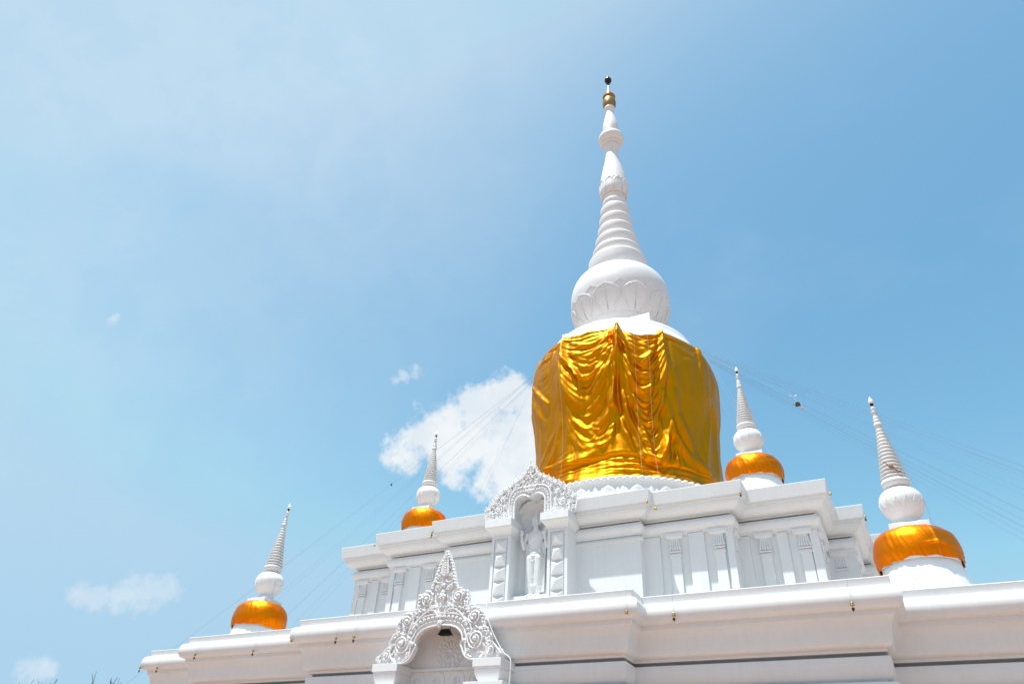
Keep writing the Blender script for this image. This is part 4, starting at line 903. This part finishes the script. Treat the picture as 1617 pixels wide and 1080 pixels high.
def small_cloth(loc, seed, label, pinch=None, skirt=0.0):
    rs = np.random.RandomState(seed); th = np.linspace(0, 2 * np.pi, 241)[:-1]; nv = 60
    prof = np.array(smoothpts([(0.815, -1.70), (0.865, -1.58), (0.91, -1.42), (0.925, -1.24), (0.895, -1.06), (0.82, -0.91), (0.68, -0.80), (0.50, -0.745)], 8))
    u = np.concatenate([[0], np.cumsum(np.hypot(*np.diff(prof, axis=0).T))]); U_ = u[-1]
    top = U_ * (0.97 - 0.05 * ridged(vn1(th * 2.2 + seed * 7)) ); bot = 0.04 + 0.06 * vn1(th * 3 + seed * 3) + skirt * np.cos(th - R(-90)) * 0.06
    v = np.linspace(0, 1, nv)[:, None]; Ug = bot + (top - bot) * v; TH = np.broadcast_to(th, Ug.shape)
    Rr = np.interp(Ug, u, prof[:, 0]); Zz = np.interp(Ug, u, prof[:, 1])
    fall = (1 - v)
    ph = TH * 9 + 1.1 * vn1(TH * 3 + seed) + 3.0 * v
    D = 0.012 + 0.034 * ridged(vn1(ph + seed * 5)) ** 2 * fall ** 2.0 + 0.018 * ridged(vn1(TH * 14 + 3 * v + seed)) ** 2 * v ** 5 + 0.045 * np.maximum(0, vn1(TH * 2.4 + seed * 2 + 1.4 * v) - .45) * v ** 2
    D += (vn2(TH * 3 + seed, Ug * 4) - .5) * 0.02 + 0.035 * fall ** 7 * np.clip(ridged(vn1(TH * 4.5 + seed * 9)) - .35, 0, 1)
    D += 0.012 * ridged(vn1(Ug * 13 + 1.5 * TH)) ** 2 * np.clip((v - .72) * 6, 0, 1)
    if pinch:
        for a0, u0 in pinch:
            da = (TH - R(a0) + np.pi) % (2 * np.pi) - np.pi
            D += 0.030 * np.exp(-(da * 0.9 / 0.035) ** 2) * np.clip(1.2 - v, 0, 1) + 0.035 * np.exp(-((Ug - u0 + .15 * np.abs(da)) / 0.035) ** 2) * np.exp(-(da / .28) ** 2)
    P = np.stack([(Rr + D) * np.cos(TH), (Rr + D) * np.sin(TH), Zz + 0.3 * D * (v > .6)], -1).reshape(-1, 3); NT = len(th)
    fs = []
    for i in range(nv - 1):
        for j in range(NT): a = i * NT + j; b = i * NT + (j + 1) % NT; fs.append((a, b, b + NT, a + NT))
    m = MB(); m.add(P, fs); o = m.obj('orange_cloth', ORANGE, None, smooth=True, loc=loc, angle=80)
    tag(o, label, 'cloth', 'orange satin cloths on the corner stupas')
small_cloth(CS[0][0], 3, 'orange satin cloth around the dome of the corner stupa at far left', None, 0.4)
small_cloth(CS[1][0], 5, 'orange satin cloth with pinched seam around the dome of the corner stupa at far right', [(-62, 0.45)], 1.0)
small_cloth(CS[2][0], 8, 'orange satin cloth around the dome of the small stupa left of the big gold dome')
small_cloth(CS[3][0], 12, 'orange satin cloth on the small stupa just right of the big gold dome', [(-30, 0.6)], .6)

# ------------------------------------------------------------------ statue in the upper niche
def statue():
    root = empty('statue', (0, -9.70, 7.83), 'white standing Buddha statue with both palms raised in the upper niche', 'statue')
    m = MB()
    def limb(pts, rs): m.tube(smoothpts(pts, 5), list(np.interp(np.linspace(0, 1, (len(pts) - 1) * 5 + 1), np.linspace(0, 1, len(rs)), rs)), 14); m.ball(pts[0], rs[0], 12, 8); m.ball(pts[-1], rs[-1], 12, 8)
    def loft(rings, n=24):
        vs = []; fs = []
        for z, a, b, y in rings:
            for k in range(n): q = 2 * math.pi * k / n; vs.append((a * math.cos(q), y + b * math.sin(q), z))
        for i in range(len(rings) - 1):
            for k in range(n): x = i * n + k; y_ = i * n + (k + 1) % n; fs.append((x, y_, y_ + n, x + n))
        fs.append(tuple(range(n - 1, -1, -1))); fs.append(tuple((len(rings) - 1) * n + k for k in range(n))); m.add(vs, fs)
    for s in (-1, 1): limb([(s * .135, -.01, 1.20), (s * .13, -.015, .8), (s * .115, -.01, .36)], [.165, .135, .095])
    loft([(0.28, .20, .06, .02), (0.6, .24, .075, .02), (0.85, .27, .09, .01), (1.1, .29, .12, 0), (1.28, .29, .155, 0), (1.38, .27, .145, 0), (1.5, .225, .125, 0), (1.6, .215, .12, -.005), (1.75, .25, .135, -.01), (1.92, .30, .145, -.01), (2.02, .32, .13, 0), (2.09, .28, .10, 0), (2.13, .14, .085, 0), (2.22, .085, .08, 0), (2.3, .08, .08, 0)])
    for s in (-1, 1):
        limb([(s * .12, 0, 0.65), (s * .12, -.01, 0.35), (s * .115, 0, 0.10)], [.12, .095, .065])
        m.ball((s * .12, -.09, 0.05), .08, 12, 8, (.85, 1.7, .6))
        limb([(s * .31, 0, 2.0), (s * .40, .01, 1.78), (s * .41, -.02, 1.58)], [.085, .075, .062])
        limb([(s * .41, -.02, 1.58), (s * .415, -.13, 1.72), (s * .42, -.19, 1.90)], [.062, .055, .042])
        # palm and five fingers
        m.ball((s * .42, -.20, 1.98), .062, 12, 8, (1.0, .5, 1.2))
        for k, (dx, L) in enumerate([(-.040, .095), (-.014, .112), (.013, .106), (.038, .085)]):
            m.tube([(s * .42 + dx, -.20, 2.03), (s * .42 + dx * 1.05, -.195, 2.03 + L * .6), (s * .42 + dx * 1.08, -.21, 2.03 + L)], [.017, .015, .011], 8)
        m.tube([(s * .42 - s * .05, -.21, 1.96), (s * .42 - s * .075, -.225, 2.01), (s * .42 - s * .07, -.235, 2.06)], [.02, .017, .012], 8)
        m.ball((s * .30, 0, 2.01), .095, 12, 8)
    # head
    m.ball((0, -.01, 2.46), .155, 24, 18, (.86, 1.0, 1.28)); m.ball((0, -.03, 2.34), .10, 16, 12, (.95, 1.0, .8))
    m.ball((0, .02, 2.66), .085, 16, 10); m.tube([(0, .02, 2.70), (0, .02, 2.80), (0, .02, 2.86)], [.055, .035, .012], 12)
    m.tube([(0, -.165, 2.50), (0, -.185, 2.45), (0, -.198, 2.415)], [.009, .013, .017], 8)
    for s in (-1, 1):
        m.ball((s * .058, -.140, 2.485), .026, 10, 8, (1.3, .6, .7)); m.tube([(s * .018, -.165, 2.515), (s * .06, -.16, 2.535), (s * .10, -.13, 2.51)], [.008, .009, .006], 6)
        m.tube([(s * .138, 0, 2.53), (s * .148, -.01, 2.42), (s * .14, -.01, 2.30)], [.022, .024, .020], 8)
        m.tube([(s * .012, -.182, 2.36), (s * .045, -.165, 2.368)], [.016, .008], 8)
    m.ball((0, -.172, 2.345), .022, 8, 6, (1.4, .8, .6)); m.ball((0, -.145, 2.29), .04, 10, 8)
    # robe: falls from the arms to the shins, with hem, belt and shoulder edge
    loft([(0.16, .33, .035, .02), (0.30, .34, .05, .02), (0.7, .345, .06, .02), (1.1, .35, .06, .02), (1.5, .37, .05, .03), (1.75, .36, .05, .04)])
    loft([(0.33, .24, .12, 0), (0.36, .245, .125, 0), (0.375, .24, .12, 0)])
    m.tube([(-.30, -.02, 1.33), (-.2, -.125, 1.29), (0, -.165, 1.27), (.2, -.125, 1.29), (.30, -.02, 1.33)], .014, 8)
    m.tube([(-.30, -.02, 1.42), (-.2, -.12, 1.37), (0, -.15, 1.355), (.2, -.12, 1.37), (.30, -.02, 1.42)], .012, 8)
    m.tube([(-.30, -.02, 1.24), (-.16, -.15, 1.17), (0, -.15, 1.10), (.16, -.15, 1.17), (.30, -.02, 1.24)], .011, 8)
    m.tube([(.27, -.09, 2.05), (.10, -.155, 1.93), (-.08, -.155, 1.78), (-.22, -.10, 1.62)], .011, 8); m.tube([(.20, -.10, 2.06), (.04, -.15, 1.95), (-.14, -.145, 1.80), (-.24, -.08, 1.70)], .009, 8)
    m.tube([(-.25, -.02, .62), (0, -.13, .60), (.25, -.02, .62)], .010, 8)
    o = m.obj('body', WHITE, root)
    rm = o.modifiers.new('remesh', 'REMESH'); rm.mode = 'VOXEL'; rm.voxel_size = 0.009; rm.use_smooth_shade = True
    smd = o.modifiers.new('smooth', 'SMOOTH'); smd.factor = 0.5; smd.iterations = 1
    m = MB(); m.frust([(-.36, .36, -.22, .12, 0.0), (-.36, .36, -.22, .12, 0.012)]); m.lathe([(.30, .005), (.30, .03), (.26, .045)], 24)
    m.obj('foot_plate', WHITE, root)
statue()

# ------------------------------------------------------------------ small fittings
f = empty('floodlight', (0.06, -14.58, 5.72), 'black floodlight hanging under the carved arch of the lower portal', 'floodlight')
m = MB(); m.frust([(-.155, .155, -.05, .10, -.10), (-.105, .105, -.03, .085, 0.0)]); m.frust([(-.165, .165, -.06, .11, -.115), (-.165, .165, -.06, .11, -.0995)])
for k in range(5): m.box(-.09 + k * .042, -.08 + k * .042, -.02, .07, 0.0, .02)
m.obj('housing', BLACKP, f)
m = MB(); m.tube([(-.12, .03, -.03), (-.12, .03, .10), (.12, .03, .10), (.12, .03, -.03)], .009, 6); m.tube([(0, .03, .10), (0, .03, .20)], .012, 6); m.obj('bracket', BLACKP, f)
m = MB(); m.tube(smoothpts([(1.30, -14.78, 6.30), (1.33, -14.85, 5.95), (1.50, -14.86, 5.55), (1.80, -14.86, 5.10), (1.99, -14.86, 4.95), (2.03, -14.86, 4.80), (2.02, -14.86, 4.4), (2.03, -14.9, 3.4), (2.02, -14.9, 2.0), (2.02, -14.9, 0.02)], 6), 0.013, 6)
tag(m.obj('cable', CORD, None, smooth=True), 'white electric cable hanging down the right side of the lower carved gable', 'cable')

def bell(loc, label, group, cord, has_leaf=True, leafdrop=0.14, edge=None, proto=[None]):
    if proto[0] is None:
        root = empty('bell', loc, label, 'bell', group)
        m = MB(); m.lathe([(0.047, -0.085), (0.040, -0.065), (0.033, -0.045), (0.029, -0.02), (0.018, -0.003), (0.004, 0.0)], 14); m.tube([(0, 0, 0), (0, 0, 0.03)], 0.006, 5); m.obj('shell', BRASS, root, smooth=True); root.scale = (.85, .85, .85)
        proto[0] = root
    else: root = dup(proto[0]); root.location = loc; root['label'] = label; root['group'] = group
    for ch in [q for q in bpy.data.objects if q.parent == root and q.name.startswith(('clapper', 'line'))]: bpy.data.objects.remove(ch)
    if has_leaf:
        m = MB(); m.tube([(0, 0, -0.05), (0, 0, -leafdrop)], 0.004, 5)
        m.plate([(0, -leafdrop - .085), (.030, -leafdrop - .04), (.036, -leafdrop - .01), (.02, -leafdrop + .01), (0, -leafdrop), (-.02, -leafdrop + .01), (-.036, -leafdrop - .01), (-.030, -leafdrop - .04)], -0.008, 0.008); m.obj('clapper_leaf', DARK, root)
    m = MB(); m.tube([(0, 0, 0.03)] + cord, 0.0035, 4); m.obj('line', WIRE, root)
    return root
GL = 'wind bells along the lower terrace moulding'; GU = 'wind bells along the upper terrace cornice'
lc = [(0, 0.005, 0.30), (0.0, 0.05, 0.55), (0, 0.14, 0.66)]
for x, y, z, lab, lf in [(4.64, -14.66, 5.80, 'brass wind bell without a leaf at the front corner of the lower terrace', False), (5.48, -14.02, 5.86, 'brass wind bell with black leaf, below the plain wall right of the niche', True),
    (9.0, -14.02, 5.80, 'brass wind bell with black leaf on the lower terrace, below the rightmost fluted columns', True), (-4.75, -14.62, 5.78, 'brass wind bell at the step where the middle of the lower terrace begins, left side', False),
    (-3.18, -14.67, 5.74, 'dark wind bell on the lower terrace, farther from the carved gable of the near pair', True), (-2.60, -14.67, 5.74, 'dark wind bell on the lower terrace, nearest the left edge of the carved gable', True),
    (-9.05, -14.02, 5.78, 'brass and black wind bell at the rounded end under the far left corner stupa', True), (-6.70, -14.02, 5.76, 'dark wind bell under the lower terrace moulding right of the far left corner stupa', True),
    (-12.80, -12.96, 5.78, 'brass wind bell with black leaf at the outermost left corner of the lower terrace', True), (-11.95, -12.96, 5.74, 'small dark wind bell next to the outermost left corner of the lower terrace', True)]:
    bell((x, y, z), lab, GL, lc, lf)
uc = [(0, 0.0, 0.10), (0, 0.03, 0.14)]
for x, y, z, lab, lf in [(3.86, -9.985, 10.33, 'brass wind bell under the cornice corner right of the carved niche gable', False), (4.03, -9.70, 10.20, 'dark wind bell in the first cornice step right of the carved niche gable', False), (6.58, -9.67, 10.34, 'brass wind bell at the cornice corner below the stupa right of the dome', True),
    (8.92, -8.80, 10.30, 'dark wind bell beside the outer right corner of the upper cornice', False), (9.66, -6.62, 10.35, 'brass wind bell at the rear right step of the upper cornice against the sky', True), (-6.62, -9.66, 10.33, 'brass wind bell at the cornice end left of the small orange stupa', False),
    (-3.90, -9.99, 10.36, 'brass wind bell at the cornice step right of the small orange stupa, left side', True), (-4.15, -9.69, 10.33, 'small black wind bell under the cornice just left of the step by the orange stupa', False)]:
    bell((x, y, z), lab, GU, uc, lf)

# rag caught on the ringed cone of the right corner stupa
m = MB(); c0 = Vector(CS[1][0])
pts = []
for i in range(12):
    t = i / 11; a = R(-118 + 62 * t); r = 0.325 + 0.02 * math.sin(t * 9); pts.append((c0.x + r * math.cos(a), c0.y + r * math.sin(a), c0.z + 1.05 - 0.33 * t + 0.03 * math.sin(t * 14)))
m.tube(smoothpts(pts, 2), list(np.interp(np.linspace(0, 11, 23), range(12), [0.008, 0.016, 0.010, 0.015, 0.032, 0.036, 0.028, 0.012, 0.020, 0.010, 0.014, 0.005])), 6)
tag(m.obj('rag', RAG), 'twisted strip of faded brown cloth caught on the cone of the far right stupa', 'rag')

# ------------------------------------------------------------------ guy wires
def wire(p0, p1, sag, r, label, name='guy_wire', g='guy wires running down from the big dome'):
    P = []; a, b = Vector(p0), Vector(p1)
    for i in range(25):
        t = i / 24; q = a.lerp(b, t); q.z -= sag * 4 * t * (1 - t); P.append(q)
    m = MB(); m.tube(P, r * 0.4, 5); return tag(m.obj(name, WIRE, None, smooth=True), label, 'wire', g)
def domept(thd, z, extra=0.05):
    r = float(np.interp(z, Zd, Rd)) + extra; return (r * math.cos(R(thd)), r * math.sin(R(thd)), z)
RW = [((23.0, 5), (30, -5.4, 0.3), 0.25, .016, 'topmost guy wire from the big dome to the right'), ((22.75, 6), (30, -5.0, 0.3), 0.5, .009, 'thin second guy wire from the top on the right side'), ((22.7, 5), (30, -4.2, 0.2), 0.1, .016, 'dark guy wire third from the top on the right side'),
      ((22.45, 3), (30, -1.0, 0.2), 0.1, .008, 'faint thin guy wire in the upper gap on the right side'), ((22.4, 2), (30, 1.5, 0.2), -0.2, .007, 'faint thin guy wire in the middle of the gap on the right side'), ((22.2, 4), (30, 3.2, 0.2), 0.1, .015, 'guy wire on the right passing above the hanging box'),
      ((22.15, 3), (30, 4.8, 0.2), 0.2, .009, 'faint thin guy wire on the right just below the hanging box bracket'), ((21.98, 3), (30, 6.6, 0.2), 0.1, .015, 'dark guy wire on the right running behind the cone of the far right stupa'),
      ((21.85, 2), (30, 8.0, 0.2), 0.1, .008, 'thin pale guy wire second from the bottom on the right'), ((21.8, 2), (30, 9.2, 0.2), 0.2, .008, 'thin pale guy wire lowest on the right')]
for (z, t), e, s, r, lab in RW: wire(domept(t, z), e, s, r, lab)
LW = [((22.1, 205), (-20, -14.2, 0.2), .014, 'guy wire down to the left carrying a small dark clip'), ((22.0, 207), (-20, -12.0, 0.2), .008, 'upper of the paired thin guy wires on the left'), ((21.9, 208), (-20, -11.6, 0.2), .008, 'lower of the paired thin guy wires on the left'),
      ((21.5, 208), (-20, -9.8, 0.2), .013, 'dark guy wire on the left running behind the upper left cornice'), ((21.4, 209), (-20, -8.6, 0.2), .007, 'faint guy wire lowest but one on the left'), ((21.3, 209), (-20, -8.0, 0.2), .007, 'faint guy wire lowest on the left')]
for (z, t), e, r, lab in LW: wire(domept(t, z), e, 0.15, r, lab)
GT = 'short tie wires from the dome to the upper terrace'
for i, (z, t, e, lab) in enumerate([(21.3, 0, (8.2, -5.6, 10.72), 'tie wire right of the dome ending behind the small stupa, upper'), (20.8, 0, (8.0, -4.6, 10.72), 'tie wire right of the dome ending behind the small stupa, lower'), (20.0, 1, (6.9, -3.0, 10.72), 'tie wire close to the right edge of the gold dome, outer'), (19.6, 1, (6.4, -2.2, 10.72), 'tie wire close to the right edge of the gold dome, inner'),
    (20.5, 212, (-5.6, -6.5, 10.72), 'tie wire hanging close to the left edge of the gold dome'), (21.2, 210, (-6.6, -4.6, 10.72), 'slanting tie wire left of the dome above the carved niche gable')]):
    wire(domept(t, z), e, 0, .008, lab, 'tie_wire', GT)
# clip on the left wire
a = Vector(domept(205, 22.1)); b = Vector((-20, -14.2, 0.2)); q = a.lerp(b, 0.33); q.z -= .15 * 4 * .33 * .67
m = MB(); m.ball(tuple(q), 0.042, 8, 6, (1, 1, 1.3)); m.ball((q.x, q.y, q.z + .06), 0.025, 8, 6); tag(m.obj('wire_clip', DARK), 'tiny dark clip on the left guy wire above the small stupa', 'clip')
# box hanging from the right wires
hb = empty('hanging_box', (8.02, 2.0, 19.6), 'small dark box with orange tassel hanging from the right guy wires', 'box')
hb.scale = (.52, .52, .52)
m = MB(); m.tube([(-.45, -.1, .98), (-.2, -.1, .86), (0, 0, .80), (.18, .1, .92), (.26, .1, 1.02)], [.02, .04, .045, .05, .02], 6); m.tube([(0, 0, .8), (.02, 0, .45), (.08, 0, .12)], .016, 6); m.obj('bracket', CORD, hb)
m = MB(); m.frust([(-.05, .40, -.15, .15, -.22), (.0, .36, -.12, .12, .10)]); m.tube([(-.05, 0, -.1), (-.2, 0, -.02), (-.16, 0, .12), (0, 0, .12)], .012, 5); m.obj('box_body', DARK, hb)
m = MB(); m.tube([(.34, 0, .3), (.40, 0, -.1), (.46, 0, -.45)], .014, 5); m.obj('line', CORD, hb)
m = MB(); m.lathe([(.02, -.44), (.06, -.50), (.085, -.68), (.05, -.72)], 10, (.48, 0, 0)); m.obj('tassel', TASSEL, hb)

# steel rods standing on the terraces
def rod(x, y, z, h, label, curl=False):
    m = MB(); m.tube([(x, y, z - .05), (x, y, z + h)], 0.008, 5)
    if curl: m.tube(smoothpts([(x, y, z + .03), (x + .12, y, z + .12), (x + .3, y, z + .12), (x + .38, y, z + .03)], 4), .006, 5)
    tag(m.obj('rod', WIRE), label, 'rod', 'thin steel rods left standing on the terrace edges')
rod(10.2, -11.95, 6.30, .35, 'thin steel rod with a looped wire in front of the far right stupa', True)
rod(2.1, -14.35, 6.30, .10, 'short bent nail on the terrace edge below the wall right of the niche'); rod(-0.55, -14.35, 6.30, .10, 'short nail on the terrace edge below the left pier of the niche')
rod(-0.2, -14.35, 6.30, .11, 'short nail on the terrace edge in front of the statue niche'); rod(5.2, -13.7, 6.30, .10, 'short nail on the terrace edge below the first fluted column on the right')
rod(7.7, -13.7, 6.30, .10, 'short nail on the terrace edge below the right fluted columns'); rod(-7.5, -12.6, 6.30, .10, 'short nail on the terrace edge at the left end of the upper tier'); rod(-12.5, -12.6, 6.30, .10, 'short nail at the far left end of the lower terrace')

# ------------------------------------------------------------------ bare trees beyond the left corner
def bare_tree(loc, H, seed, label):
    rd = random.Random(seed); root = empty('bare_tree', loc, label, 'tree', 'bare trees behind the left end of the monument')
    tr = MB(); cn = MB()
    def grow(m, p, d, L, r, lv):
        pts = [p]; rs = [r]; q = Vector(p); dd = Vector(d)
        for i in range(4):
            dd = (dd + Vector((rd.uniform(-.16, .16), rd.uniform(-.16, .16), rd.uniform(-.02, .16)))).normalized(); q = q + dd * L / 4; pts.append(tuple(q)); rs.append(max(r * (1 - .13 * (i + 1)), .013))
        m.tube(pts, rs, 5 if lv > 1 else 7, cap=False)
        if lv >= 5: return
        for k in range((2 if lv > 2 else 3) if lv else 5):
            t = rd.choice((2, 3, 4)) if lv else rd.choice((3, 4)); a = rd.uniform(0, 6.28); sp = rd.uniform(.35, .8)
            nd = (dd + Vector((math.cos(a) * sp, math.sin(a) * sp, rd.uniform(0, .35)))).normalized(); grow(cn, pts[t], nd, L * rd.uniform(.55, .75), rs[t] * .58, lv + 1)
    grow(tr, (0, 0, 0), (0, 0, 1), H * .38, H * .02, 0)
    tr.obj('trunk', BARK, root, smooth=True); cn.obj('crown', BARK, root, smooth=True)
    zt = max(v[2] for v in cn.v); root.scale = (H / zt,) * 3
bare_tree((-39.9, 4.0, 0), 10.0, 2, 'bare tree whose twig tips show left of the terrace corner, the nearer to it')
bare_tree((-41.2, 2.4, 0), 9.1, 7, 'bare tree whose faintest twigs just reach the bottom edge at the far left')
